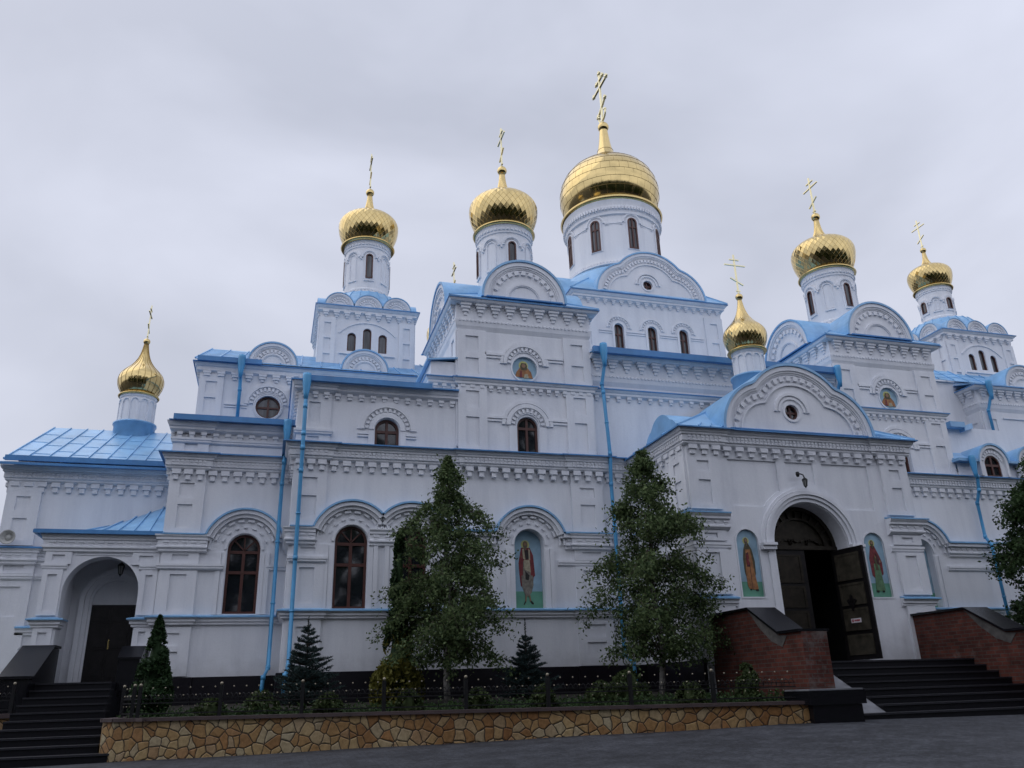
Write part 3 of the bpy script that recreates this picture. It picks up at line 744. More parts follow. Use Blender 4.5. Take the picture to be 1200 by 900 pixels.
def tower(cx, y0, side, top, labelwin):
    hw = side/2; x0, x1, y1 = cx-hw, cx+hw, y0+side
    m = MB(); m.F = front(y0)
    m.wall(rect(x0, x1, 8.1, top-.02), [arch(cx, .33, 8.14, 8.99), circ(cx-.03, 10.86, .40)], 0, .22)
    m.quad(m.P(cx-.6, -.105, 10.3), m.P(cx+.6, -.105, 10.3), m.P(cx+.6, -.105, 11.4), m.P(cx-.6, -.105, 11.4))
    for F, a, b in ((left(x0), -y1, -y0), (right(x1), y0, y1), (back(y1), -x1, -x0)):
        m.F = F; m.wall(rect(a, b, 8.1, top-.02), [], 0, 0)
        for q in (a, b-.86): pilaster(m, q, q+.86, 10.5, 11.98, [(10.55, 11.05), (11.28, 11.80)], .06, .24); pilaster(m, q, q+.86, 8.3, 10.1, [(8.4, 9.15), (9.35, 9.85)], .06, .24)
    m.F = front(y0)
    for q in (x0, x1-.88):
        pilaster(m, q, q+.88, 8.14, 10.18, [(8.30, 9.20), (9.48, 10.02)], .06, .24)
        pilaster(m, q, q+.88, 10.44, 12.0, [(10.56, 11.08), (11.28, 11.80)], .06, .24)
    # window hood, running into string courses
    for sgn in (-1, 1):
        u0, u1 = sorted((cx+sgn*.35, cx+sgn*.58)); m.box(u0, u1, 8.14, 8.99, -.01, .045)
        for v0, v1, d in ((9.20, 9.27, .06), (9.11, 9.17, .04)):
            u0, u1 = sorted((cx+sgn*.62, cx+sgn*1.25)); m.box(u0, u1, v0, v1, -.01, d)
        for v0, v1, d in ((11.22, 11.30, .06), (11.13, 11.19, .04)):
            u0, u1 = sorted((cx-.03+sgn*.60, cx-.03+sgn*1.25)); m.box(u0, u1, v0, v1, -.01, d)
    hood(m, cx, 9.03, .36, .31, .07, .13); m.band(arc(cx, 9.03, .80), arc(cx, 9.03, .70), -.01, .05)
    hood(m, cx-.03, 10.98, .42, .27, .07, .13); m.band(arc(cx-.03, 10.98, .78), arc(cx-.03, 10.98, .70), -.01, .05)
    m.band(circ(cx-.03, 10.86, .45), circ(cx-.03, 10.86, .40), -.01, .03, True)
    part(m, 'tower_wall', W)
    loop = [(x0, y1), (x0, y0), (x1, y0), (x1, y1), (x0, y1)]
    c = MB(); cornice(c, loop, top, P_TOWER, BR_TOWER, TEETH_TOWER); part(c, 'cornice', W)
    part(flash([loop], top+.005, .33), 'cornice_flashing', T)
    c = MB(); cornice(c, [(x0, y1), (x0, y0), (x0+.88, y0-.0), (x1, y0), (x1, y1)], 10.40, P_FINE, dict(blocks=[(.13, -.20, -.29, .08), (.09, -.29, -.36, .05)], sp=.27)); part(c, 'string_course', W)
    part(flash([[(x0, y1), (x0, y0), (x1, y0), (x1, y1)]], 10.405, .18), 'string_flashing', T)
    window(front(y0), 'arch', cx, .33, 8.14, 8.99, -.14, None, 'plus')
    zc = top+.16; r = side*.312
    cyc = y0+hw
    for F, cu in ((front(y0-.10), cx), (left(x0-.10), -cyc), (right(x1+.10), cyc), (back(y1+.10), -cx)):
        gable(F, semi(cu, zc, r), zc, koko=(cu, zc, r*.46), depth=hw-.1, s=1.0, step=.24)
        g = MB(); g.F = F; g.box(cu-r, cu+r, top+.01, zc, -.28, 0); part(g, 'gable_base', W)
        g = MB(); g.F = F; g.box(cu-r*.94, cu+r*.94, zc-.03, zc+.015, 0, .16); part(g, 'ledge_flashing', T)
    b = MB(); e = .31; ap = .95
    A = [(x0-e, y0-e), (x1+e, y0-e), (x1+e, y1+e), (x0-e, y1+e)]
    q = hw*.45
    Bp = [(cx-q, cyc-q), (cx+q, cyc-q), (cx+q, cyc+q), (cx-q, cyc+q)]
    for i in range(4):
        j = (i+1) % 4; b.quad((*A[i], top+.03), (*A[j], top+.03), (*Bp[j], top+ap), (*Bp[i], top+ap))
        b.bar((*A[i], top+.04), (*Bp[i], top+ap+.01), .05, .05)
    part(b, 'roof', B)
TS = 4.26
for cx, y0, dz in ((6.99, 21.95, 0), (20.34, 21.95, 0), (6.99, 30.3, -1.1)):
    tower(cx, y0, TS, 12.97+dz, '')
    cyc = y0+TS/2-.15
    drum(cx+.01, cyc, .93, 14.25+dz, 16.68+dz, 8, .13, 14.96+dz, 15.82+dz)
    dome(cx+.01, cyc, 16.70+dz, 1.225, ONION_SMALL, 'diamond', (0, 1), 1.75)
icon_medallion(front(21.95), 6.96, 10.86, .40, 'round saint icon on the left tower in blue, saint in orange robe', 0)
icon_medallion(front(21.95), 20.31, 10.86, .40, 'round saint icon high on the right tower behind the entrance gable', 0)

# ---- small shoulder block against the left tower
m = MB(); m.F = front(22.02); m.wall(rect(4.06, 4.88, 9.9, 10.92), [], 0, 0); m.F = left(4.06); m.wall(rect(-26, -22.02, 9.9, 10.92), [], 0, 0); part(m, 'wall', W)
sp_ = [(4.06, 26), (4.06, 22.02), (4.86, 22.02)]
part(split([sp_], 10.40, P_FINE, br=dict(blocks=[(.13, -.20, -.29, .08), (.09, -.29, -.36, .05)], sp=.27)), 'string_course', W); part(flash([sp_], 10.405, .18), 'string_flashing', T)
b = MB(); b.slab([(3.96, 21.92, 10.96), (4.86, 21.92, 11.06), (4.86, 26, 11.6), (3.96, 26, 10.96)], .05); b.bar((3.98, 21.95, 10.93), (3.98, 26, 10.93), .09, .09); part(b, 'roof', B)

# ---- nave wall between the towers ------------------------------------------------------
m = MB(); m.F = front(22.05)
m.wall(rect(9.1, 18.25, 8.0, 11.55), [], 0, 0); part(m, 'wall', W)
nv = [(9.12, 22.05), (18.21, 22.05)]
c = MB(); cornice(c, nv, 11.52, P_TOWER, dict(blocks=BR_TOWER['blocks'], sp=.50), TEETH_TOWER); part(c, 'cornice', W)
c = MB(); cornice(c, nv, 10.40, P_FINE, dict(blocks=[(.13, -.20, -.29, .08), (.09, -.29, -.36, .05)], sp=.36)); part(c, 'string_course', W)
part(flash([nv], 10.405, .18), 'string_flashing', T)
b = MB(); b.F = front(21.72); b.box(9.14, 18.2, 11.50, 11.70, 0, .14); part(b, 'gutter', T)
b = MB(); b.slab([(9.12, 21.74, 11.58), (18.21, 21.74, 11.58), (18.21, 26.5, 12.6), (9.12, 26.5, 12.6)], .03)
b.slab([(5, 26, 11.6), (10.6, 26, 12.6), (10.6, 34, 12.6), (5, 34, 11.6)], .03); b.slab([(17, 26, 12.6), (22.4, 26, 11.6), (22.4, 34, 11.6), (17, 34, 12.6)], .03); part(b, 'roof', B)
m = MB()
for F, a, b_ in ((left(4.9), -35, -22.2), (right(22.43), 22.2, 35), (back(35), -22.43, -4.9)): m.F = F; m.wall(rect(a, b_, 1.2, 11.6), [], 0, 0)
part(m, 'wall', W)

# ---- central block with trefoil gables, main drum and dome --------------------------------
AX, CYB, HS, CT = 13.70, 29.55, 3.16, 16.2
x0, x1, y0, y1 = AX-HS, AX+HS, CYB-HS, CYB+HS
m = MB(); m.F = front(y0)
ws = (AX-1.42, AX, AX+1.37)
m.wall(rect(x0, x1, 11, CT), [arch(u, .20, 13.62, 14.78, 12) for u in ws], 0, .2)
for F, a, b in ((left(x0), -y1, -y0), (right(x1), y0, y1), (back(y1), -x1, -x0)): m.F = F; m.wall(rect(a, b, 11, CT), [], 0, 0)
m.F = front(y0)
for q in (x0, x1-.8): pilaster(m, q, q+.8, 13, 15.62, [(13.2, 13.75), (13.95, 14.5), (14.7, 15.35)], .06, .24)
for u in ws:
    m.band(arch(u, .29, 13.6, 14.78, 12), arch(u, .20, 13.6, 14.78, 12), -.01, .04)
    hood(m, u, 14.78, .36, .17, .05, .12)
for a, b in zip((x0+.9,)+tuple(u+.3 for u in ws), tuple(u-.3 for u in ws)+(x1-.9,)):
    m.box(a, b, 14.62, 14.66, -.01, .04); m.box(a, b, 14.53, 14.57, -.01, .03)
part(m, 'central_wall', W)
loop = [(x0, y1), (x0, y0), (x1, y0), (x1, y1), (x0, y1)]
c = MB(); cornice(c, loop, CT, [(0, 0), (.24, 0), (.24, -.04), (.18, -.12), (.14, -.14), (.14, -.22), (.04, -.26), (0, -.30)], BR_FINE); part(c, 'cornice', W)
part(flash([loop], CT+.005, .27), 'cornice_flashing', T)
for u in ws: window(front(y0), 'arch', u, .20, 13.62, 14.78, -.12, None, True, 'sky_toned_glass', .05, 12)
for F, cu in ((front(y0-.06), AX+.10), (left(x0-.06), -CYB), (right(x1+.06), CYB), (back(y1+.06), -AX)):
    gable(F, trefoil(cu, CT+.02), CT, win=(cu-.12, CT+.58, .21), depth=2.2, s=.9, step=.17)
    window(F, 'round', cu-.12, .21, 0, CT+.58, -.12, None, True, 'window_glass', .045)
    g = MB(); g.F = F; g.box(cu-2.3, cu+2.3, CT-.01, CT+.03, 0, .22); part(g, 'ledge_flashing', T)
b = MB(); e = .25
A = [(x0-e, y0-e), (x1+e, y0-e), (x1+e, y1+e), (x0-e, y1+e)]; q = 2.0
Bp = [(AX-q, CYB-q), (AX+q, CYB-q), (AX+q, CYB+q), (AX-q, CYB+q)]
for i in range(4):
    j = (i+1) % 4; b.quad((*A[i], CT+.03), (*A[j], CT+.03), (*Bp[j], CT+1.35), (*Bp[i], CT+1.35)); b.bar((*A[i], CT+.05), (*Bp[i], CT+1.36), .05, .05)
b.lathe([(2.9, CT+1.0), (2.8, CT+1.5), (2.5, CT+1.8), (2.2, CT+1.9)], AX, CYB-.2, 40)
part(b, 'roof', B)
DY = CYB-.25
drum(AX+.0, DY, 2.04, 18.2, 21.50, 8, .21, 19.0, 20.30, blind=False, alt=False)
dome(AX+.0, DY, 21.52, 2.28, ONION_MAIN, 'panel', (0, 1), 3.0, .27, True, 'largest gold dome, plated in horizontal bands', 1.015)

# ---- block with the round window and the left belfry ---------------------------------------
BY = 26.0
m = MB(); m.F = front(BY)
m.wall(rect(-2.72, 5.0, 9, 11.88), [circ(-.55, 10.50, .39)], 0, .2)
m.F = left(-2.72); m.wall(rect(-33, -BY, 9, 11.9), [], 0, 0); m.add([(-2.72, BY, 11.85), (-2.72, 29.6, 13.85), (-2.72, 33, 11.85)], [(0, 1, 2)])
m.F = front(BY)
pilaster(m, -2.72, -1.98, 9.4, 11.5, [(9.6, 10.05), (10.2, 10.7), (10.85, 11.25)], .06, .2)
m.box(-1.9, -1.2, 10.50, 10.55, -.01, .05); m.box(-1.9, -1.2, 10.42, 10.46, -.01, .03); m.box(.1, .8, 10.50, 10.55, -.01, .05); m.box(.1, .8, 10.42, 10.46, -.01, .03)
hood(m, -.55, 10.56, .44, .30, .07, .13); m.band(circ(-.55, 10.5, .43), circ(-.55, 10.5, .39), -.01, .03, True)
m.band(circ(-.55, 10.5, .47), circ(-.55, 10.5, .44), -.01, .04, True)
part(m, 'wall', W)
lp = [(-2.72, 33), (-2.72, BY), (5.0, BY)]
c = MB(); cornice(c, lp, 11.87, [(0, 0), (.2, 0), (.2, -.03), (.14, -.12), (.1, -.14), (.1, -.26), (.04, -.30), (0, -.32)], dict(blocks=[(.24, -.28, -.36, .12), (.20, -.36, -.44, .10), (.12, -.44, -.52, .06)], sp=.42)); part(c, 'cornice', W)
b = MB()
def roof_plane(mb, p00, p10, p11, p01, ns, nh=5, t=.03, wd=.03):
    p00, p10, p11, p01 = map(Vector, (p00, p10, p11, p01)); mb.slab([p00, p10, p11, p01], t)
    n = (p10-p00).cross(p01-p00).normalized(); n = n if n.z > 0 else -n
    for i in range(ns+1):
        a = p00.lerp(p10, i/ns); c_ = p01.lerp(p11, i/ns); mb.bar(a+n*.012, c_+n*.012, wd, .05, n)
        if i < ns:
            b2 = p00.lerp(p10, (i+1)/ns); d2 = p01.lerp(p11, (i+1)/ns)
            for k in range(1, nh):
                q = (k-.35*(i % 2))/nh; mb.bar(a.lerp(c_, q)+n*.004, b2.lerp(d2, q)+n*.004, .018, .018, n)
roof_plane(b, (-2.9, 25.74, 11.93), (5, 25.74, 11.93), (5, 29.5, 13.85), (-2.75, 29.5, 13.85), 12, 9)
b.slab([(-2.75, 29.5, 13.85), (5, 29.5, 13.85), (5, 33.2, 11.93), (-2.9, 33.2, 11.93)], .03)
part(b, 'roof', B)
b = MB(); b.F = front(25.78); b.box(-2.82, -.85, 11.86, 12.02, 0, .10); part(b, 'gutter', T)
part(flash([lp], 11.875, .24), 'cornice_flashing', T)
for cu in (-.51, 2.50): gable(front(25.86), semi(cu, 11.92, .76), 11.92, koko=(cu, 11.92, .42), depth=1.6, s=.75, step=.17)
window(front(BY), 'round', -.55, .39, 0, 10.50, -.12, 'round brown window with a cross of glazing bars', True, 'sky_toned_glass', .06)

def belfry(x0, x1, y0, top, cyd, cxd, dr, dz0, dz1, wv0, wvs, dR, zbot, dome_z, ch):
    hw = (x1-x0)/2; cx = (x0+x1)/2; y1 = y0+(x1-x0); cyc = y0+hw
    m = MB(); m.F = front(y0)
    tri = [(cx-.56, .155, top-1.72, top-1.14), (cx, .155, top-1.68, top-.92), (cx+.57, .155, top-1.72, top-1.12)]
    m.wall(rect(x0, x1, zbot, top), [arch(u, r, a, b_, 12) for u, r, a, b_ in tri], 0, .16)
    m.F = right(x1); m.wall(rect(y0, y1, zbot, top), [], 0, 0); m.F = left(x0); m.wall(rect(-y1, -y0, zbot, top), [], 0, 0); m.F = back(y1); m.wall(rect(-x1, -x0, zbot, top), [], 0, 0)
    for F, a, b_ in ((front(y0), x0, x1), (left(x0), -y1, -y0), (right(x1), y0, y1)):
        m.F = F
        for q in (a, b_-.56): pilaster(m, q, q+.56, zbot+.1, top-.45, [(top-2.4, top-1.9), (top-1.78, top-1.28), (top-1.16, top-.66)], .05, .16)
    m.F = front(y0)
    m.band(arc(cx, top-1.9, 1.38, 40, 140, 24), arc(cx, top-1.9, 1.32, 40, 140, 24), -.01, .035); m.box(cx-1.0, cx+1.02, top-1.86, top-1.82, -.01, .06)
    part(m, 'belfry_wall', W)
    for u, r, a, b_ in tri: window(front(y0), 'arch', u, r, a, b_, -.08, None, False, 'sky_toned_glass', .04, 12)
    loop = [(x0, y1), (x0, y0), (x1, y0), (x1, y1), (x0, y1)]
    c = MB(); cornice(c, loop, top, [(0, 0), (.18, 0), (.18, -.03), (.12, -.10), (.09, -.12), (.09, -.20), (.03, -.22), (0, -.25)], dict(blocks=[(.22, -.20, -.28, .12), (.17, -.28, -.36, .09), (.10, -.36, -.44, .05)], sp=.37)); part(c, 'cornice', W)
    part(flash([loop], top+.005, .20), 'cornice_flashing', T)
    for F, cu in ((front(y0-.04), cx), (left(x0-.04), -cyc), (right(x1+.04), cyc), (back(y1+.04), -cx)):
        for k in (-1, 0, 1):
            u = cu+k*(x1-x0)*.305; rr = (x1-x0)*.148
            gable(F, semi(u, top+.02, rr, 16), top, koko=(u, top+.02, rr*.48), depth=hw*.6, s=.52, step=.17, body=.2)
    b = MB(); e = .12
    A = [(x0-e, y0-e), (x1+e, y0-e), (x1+e, y1+e), (x0-e, y1+e)]
    b.slab([(*p, top+.06) for p in A], .04)
    b.lathe([(hw*.97, top+.05), (hw*.93, top+.45), (hw*.82, top+.80), (hw*.70, top+1.05), (dr*1.06, dz0+.05)], cxd, cyd, 24, False)
    for k in range(24):
        a = 2*PI*k/24; pr = [(hw*.97, top+.05), (hw*.93, top+.45), (hw*.82, top+.80), (hw*.70, top+1.05), (dr*1.06, dz0+.05)]
        for (ra, za), (rb, zb) in zip(pr, pr[1:]): b.bar((cxd+ra*math.sin(a), cyd-ra*math.cos(a), za), (cxd+rb*math.sin(a), cyd-rb*math.cos(a), zb), .03, .05, (math.sin(a), -math.cos(a), .3))
    part(b, 'belfry_roof', B)
    drum(cxd, cyd, dr, dz0, dz1, 8, .13, wv0, wvs)
    dome(cxd, cyd, dome_z, dR, ONION_SMALL, 'diamond', (0, 1), ch)
belfry(.98, 4.42, 27.5, 15.08, 29.22, 2.76, .86, 16.2, 18.60, 16.85, 17.80, 1.205, 11.9, 18.62, 1.8)

# ---- chapel with the small dome, and the porch ---------------------------------------------
CY0, CX0, CX1 = 25.5, -7.38, -2.9
m = MB(); m.F = front(CY0); m.wall(rect(CX0, CX1, 1, 8.1), [], 0, 0)
m.F = left(CX0); m.wall(rect(-33, -CY0, 1, 8.1), [], 0, 0); m.add([(CX0, CY0, 8.1), (CX0, 29.2, 10.3), (CX0, 33, 8.1)], [(0, 1, 2)])
m.F = back(33); m.wall(rect(-CX1, -CX0, 1, 8.1), [], 0, 0)
m.F = front(CY0); pilaster(m, CX0, -6.5, 5.82, 7.70, [(5.98, 6.58), (6.80, 7.20)], .07, .26)
pilaster(m, CX0, -6.35, 3.1, 4.92, [(3.9, 4.7)], .07, .26); pilaster(m, CX0, -6.35, 5.05, 5.4, [(5.12, 5.34)], .07, .26)
pilaster(m, CX0, -6.40, 2.25, 3.1, [], .07, .26)
part(m, 'wall', W)
cp_ = [(CX0, 33), (CX0, CY0), (CX1, CY0)]
c = MB(); cornice(c, cp_, 8.06, P_MAIN, BR_MAIN, TEETH_MAIN); part(c, 'cornice', W)
part(split([[(CX0, 33), (CX0, 25.42), (-6.4, 25.42), (-6.4, CY0), (-5.8, CY0)]], 5.74, P_MID, teeth=TEETH_MID), 'cornice', W)
part(flash([[(CX0, 33), (CX0, 25.42), (-5.8, 25.42)]], 5.745, .2), 'cornice_flashing', T)
part(split([[(CX0, 33), (CX0, 25.42), (-6.4, 25.42), (-6.4, CY0), (-5.8, CY0)]], 5.04, P_BAND), 'string_course', W)
b_ = [(-6.55, CY0), (-5.7, CY0)]
part(split([b_], 3.62, P_LEDGE), 'sill_course', W); part(flash([b_], 3.63, .18), 'sill_flashing', B)
b = MB(); roof_plane(b, (-7.55, 25.15, 8.20), (-2.9, 25.15, 8.20), (-2.9, 29.2, 10.40), (-7.42, 29.2, 10.40), 9, 4, .03, .03)
b.slab([(-7.42, 29.2, 10.40), (-2.9, 29.2, 10.40), (-2.9, 33.3, 8.2), (-7.55, 33.3, 8.2)], .03)
b.slab([(-7.68, 25.02, 8.08), (-2.9, 25.02, 8.08), (-2.9, 25.25, 8.16), (-7.6, 25.25, 8.16)], .03)
part(b, 'roof', B)
b = MB(); b.F = front(25.12); b.box(-7.5, -2.9, 8.15, 8.30, -.02, .05); b.F = front(25.02); b.box(-7.70, -2.9, 8.01, 8.075, -.02, .03); part(b, 'gutter', T)
b = MB(); b.lathe([(.66, 9.6), (.66, 10.56), (.70, 10.58), (.70, 10.64), (.5, 10.66)], -4.97, 29.2, 40); part(b, 'drum_base', B)
def small_drum(cx, cy, r, z0, z1, n=12):
    m = MB(); m.lathe([(r, z0-.1), (r, z1-.12), (r*1.06, z1-.10), (r*1.10, z1), (r*.6, z1+.01)], cx, cy, 48, False)
    m.F = Cyl(cx, cy, r); cc = 2*PI*r; aw = cc/n/2
    for k in range(n):
        u = k*cc/n; m.band(arc(u, z1-.16-aw, aw, 0, 180, 10), arc(u, z1-.16-aw, aw-.035, 0, 180, 10), -.01, .04); m.box(u-aw-.016, u-aw+.016, z0, z1-.16-aw, -.01, .038)
    part(m, 'drum', W)
small_drum(-4.97, 29.2, .56, 10.6, 11.64)
dome(-4.97, 29.2, 11.66, .75, ONION_TALL, 'gore', (0, 1), 1.35, .12)

PY = 23.55
m = MB(); m.F = front(PY)
pa = arch(-4.26, .90, 1.9, 4.35, 24); pa = [(-4.26-.90, 2.1)]+pa[1:-1]+[(-4.26+.90, 2.1)]
m.wall(rect(-5.66, -2.9, 2.1, 5.85), [pa], 0, .5)
m.F = left(-5.66); m.wall(rect(-CY0, -PY, 1.2, 5.85), [], 0, 0)
m.F = front(PY)
m.wall(rect(-5.66, -2.9, 1.0, 2.1), [], 0, 0)
pilaster(m, -5.66, -5.20, 3.76, 4.90, [(3.86, 4.78)], .05, .12); pilaster(m, -3.34, -2.93, 3.76, 4.90, [(3.86, 4.78)], .05, .12)
pilaster(m, -5.66, -5.22, 2.9, 3.45, [(3.0, 3.35)], .05, .12); pilaster(m, -3.34, -2.93, 2.9, 3.45, [(3.0, 3.35)], .05, .12)
pilaster(m, -5.66, -5.05, 5.04, 5.36, [(5.12, 5.28)], .05, .16); pilaster(m, -3.6, -2.93, 5.04, 5.36, [(5.12, 5.28)], .05, .16)
sunk(m, -4.95, -3.65, 5.30, 5.33, .02, .02)
m.quad((-5.3, 25.0, 2.1), (-3.2, 25.0, 2.1), (-3.2, 25.0, 5.6), (-5.3, 25.0, 5.6))
m.quad((-5.2, PY, 2.1), (-5.2, 25.0, 2.1), (-5.2, 25.0, 5.7), (-5.2, PY, 5.7)); m.quad((-3.3, PY, 2.1), (-3.3, 25.0, 2.1), (-3.3, 25.0, 5.7), (-3.3, PY, 5.7))
m.F = front(24.98)
for q0, q1, d in ((.86, .74, .20), (.74, .63, .12), (.63, .56, .06)):
    m.band(arch(-4.10, q0, 2.1, 4.25, 20), arch(-4.10, q1, 2.1, 4.25, 20), -.02, d)
m.quad((-5.3, 23.6, 5.4), (-3.2, 23.6, 5.4), (-3.2, 25.0, 5.4), (-5.3, 25.0, 5.4))
part(m, 'porch', W)
pc = [(-5.66, CY0), (-5.66, PY), (-2.9, PY)]
c = MB(); cornice(c, pc, 5.80, P_MID, None, TEETH_MID); part(c, 'cornice', W)
part(split([[(-5.66, CY0), (-5.66, PY), (-5.12, PY)], [(-3.4, PY), (-2.9, PY)]], 5.06, P_BAND), 'string_course', W)
pl = [[(-5.66, 24.4), (-5.66, PY), (-5.17, PY), (-5.17, 24.0)], [(-3.35, 24.0), (-3.35, PY), (-2.9, PY)]]
part(split(pl, 3.66, P_LEDGE), 'sill_course', W); part(flash(pl, 3.67, .18), 'sill_flashing', B)
b = MB(); N = 8
A0, A1, A2, A3 = Vector((-5.95, 23.32, 5.86)), Vector((-2.88, 23.32, 5.86)), Vector((-2.88, 25.5, 7.15)), Vector((-5.7, 25.5, 5.95))
for i in range(N):
    for k in range(6):
        def q(i, k): return A0.lerp(A1, i/N).lerp(A3.lerp(A2, (i/N)), k/6)
        b.quad(q(i, k), q(i+1, k), q(i+1, k+1), q(i, k+1))
    b.bar(A0.lerp(A1, i/N)+Vector((0, 0, .02)), A3.lerp(A2, i/N)+Vector((0, 0, .02)), .035, .05)
part(b, 'porch_roof', B)
b = MB(); b.F = front(23.34); b.box(-5.98, -2.90, 5.80, 5.90, -.02, .06); b.F = left(-5.96); b.box(-25.4, -23.3, 5.81, 5.89, -.02, .04); part(b, 'gutter', T)
d = MB(); d.F = front(24.97); d.box(-4.66, -3.55, 2.14, 4.16, 0, .05)
for u0 in (-4.60, -4.08):
    for v0, v1 in ((2.25, 2.9), (3.0, 3.6), (3.7, 4.08)):
        d.box(u0, u0+.46, v0, v1, .05, .065); d.box(u0+.06, u0+.40, v0+.06, v1-.06, .065, .08)
o = part(d, 'door', 'bronze_dark'); h = MB(); h.F = front(24.97); h.box(-4.13, -4.10, 3.0, 3.25, .05, .11); part(h, 'handle', 'gold_trim', o)

# ---- the entrance portal ---------------------------------------------------------------------
QY, QX0, QX1, QC = 18.6, 10.27, 17.24, 13.72
m = MB(); m.F = front(QY)
dA = [(QC-1.14, 2.08)]+arch(QC, 1.14, 2.08, 5.04, 28)[1:-1]+[(QC+1.14, 2.08)]
icL, icR = arch(11.79, .32, 3.70, 5.10), arch(15.70, .32, 3.68, 5.10)
ar = [(QC+1.62*math.cos(math.radians(a)), 5.05+1.62*math.sin(math.radians(a))) for a in range(143, 116, -4)]
fieldL = [(11.50, 6.03)]+ar+[(13.0, ar[-1][1]+.02), (13.0, 7.31), (11.50, 7.31)]
fieldR = [(2*QC-u, v) for u, v in fieldL][::-1]
ar2 = [(QC+1.70*math.cos(math.radians(a)), 5.05+1.70*math.sin(math.radians(a))) for a in range(105, 74, -5)]
fieldM = [(13.28, 7.31)]+[(13.28, ar2[0][1])]+ar2+[(14.16, ar2[-1][1]), (14.16, 7.31)]
m.wall(rect(QX0, QX1, 2.08, 8.08), [dA, icL, icR, fieldL, fieldM, fieldR], 0, .6)
m.quad(m.P(11.4, -.045, 5.9), m.P(16.1, -.045, 5.9), m.P(16.1, -.045, 7.5), m.P(11.4, -.045, 7.5)) if False else None
for fld in (fieldL, fieldM, fieldR): m.wall(fld, [], -.045, 0)
m.quad(m.P(11.4, -.06, 3.6), m.P(12.2, -.06, 3.6), m.P(12.2, -.06, 5.5), m.P(11.4, -.06, 5.5)); m.quad(m.P(15.3, -.06, 3.6), m.P(16.1, -.06, 3.6), m.P(16.1, -.06, 5.5), m.P(15.3, -.06, 5.5))
m.wall(rect(QX0, QX1, .8, 2.08), [], 0, 0)
for F, a, b_ in ((left(QX0), -22, -QY), (right(QX1), QY, 22)):
    m.F = F; m.wall(rect(a, b_, .8, 8.08), [], 0, 0)
    e = b_-.9 if F.n.x < 0 else a
    for q in ((a, b_-.86) if True else ()):
        pilaster(m, q, q+.86, 5.95, 7.64, [(6.02, 6.72), (6.92, 7.22)], .07, .25); pilaster(m, q, q+.86, 3.76, 4.9, [(3.86, 4.80)], .07, .25); pilaster(m, q, q+.86, 5.12, 5.36, [(5.18, 5.30)], .07, .25); pilaster(m, q, q+.86, 2.24, 3.48, [(2.4, 3.3)], .07, .25)
m.F = front(QY)
for a, b_ in ((QX0, 11.18), (16.34, QX1)):
    pilaster(m, a, b_, 5.92, 7.64, [(6.04, 6.70), (6.92, 7.22)], .07, .28); pilaster(m, a, b_, 3.76, 4.88, [(3.88, 4.80)], .07, .27)
    pilaster(m, a, b_, 5.10, 5.36, [(5.17, 5.30)], .07, .27); pilaster(m, a, b_, 2.1, 3.48, [(2.25, 3.3)], .07, .27)
for k, (q0, q1, d) in enumerate(((1.52, 1.44, .10), (1.43, 1.34, .15), (1.33, 1.25, .11), (1.24, 1.15, .06))): m.band(arc(QC, 5.05, q0, 0, 180, 32), arc(QC, 5.05, q1, 0, 180, 32), -.01, d)
for sgn in (-1, 1):
    u0, u1 = sorted((QC+sgn*1.15, QC+sgn*1.56)); m.box(u0, u1, 5.0, 5.07, -.01, .19); m.box(u0, u1, 4.90, 4.99, -.01, .14)
    u0, u1 = sorted((QC+sgn*1.15, QC+sgn*1.36)); m.box(u0, u1, 2.1, 4.9, -.01, .05)
    for cu in (11.79, 15.70): pass
for cu in (11.79, 15.70): m.band(arch(cu, .36, 3.66, 5.10), arch(cu, .32, 3.70, 5.10), -.01, .015, True)
part(m, 'portal_wall', W)
pp = [(QX0, 22), (QX0, QY), (QX1, QY), (QX1, 22)]
ppj = [(QX0, 22), (QX0, QY-.05), (11.3, QY-.05), (11.3, QY), (16.2, QY), (16.2, QY-.05), (QX1, QY-.05), (QX1, 22)]
c = MB(); cornice(c, ppj, 8.06, P_MAIN, dict(blocks=[(.24, -.44, -.55, .12), (.14, -.55, -.68, .075)], sp=.365), TEETH_MAIN); part(c, 'cornice', W)
part(flash([ppj], 8.065, .33), 'cornice_flashing', T)
cl = [[(QX0, 22), (QX0, QY), (11.28, QY)], [(16.22, QY), (QX1, QY), (QX1, 22)]]
P_CAP = [(0, 0), (.24, 0), (.24, -.04), (.19, -.10), (.19, -.15), (.12, -.17), (.12, -.30), (.15, -.32), (.15, -.36), (.09, -.41), (0, -.45)]
part(split(cl, 5.80, P_CAP, teeth=[(.15, -.19, -.24, .15, .21), (.07, -.25, -.29, .14, .21)]), 'capital', W); part(flash(cl, 5.81, .26), 'capital_flashing', B)
part(split(cl, 5.06, P_BAND), 'string_course', W)
part(split(cl, 3.66, P_LEDGE), 'sill_course', W); part(flash(cl, 3.67, .18), 'sill_flashing', B)
pm = MB(); pm.sweep([(QX0, 21.9), (QX0, QY+.05)], [(0, 2.225), (.09, 2.225), (.09, .8), (0, .8)]); part(pm, 'plinth', 'plinth_granite')
GC = 13.83
gable(front(QY-.10), trefoil(GC, 8.12), 8.1, win=(GC-.14, 8.74, .225), depth=3.3, s=1.0, step=.235)
window(front(QY-.10), 'round', GC-.14, .225, 0, 8.74, -.10, None, True, 'window_glass', .05)
g = MB(); g.F = front(QY-.10); g.box(GC-2.2, GC+2.2, 8.115, 8.145, 0, .13); part(g, 'ledge_flashing', T)
for F, cu in ((left(QX0+.25), -20.35), (right(QX1-.25), 20.35)):
    vb = MB(); vb.F = F; vb.prism(trefoil(cu, 8.1, 40, .47)(0), -3.0, 0); part(vb, 'roof_vault', B)
b = MB()
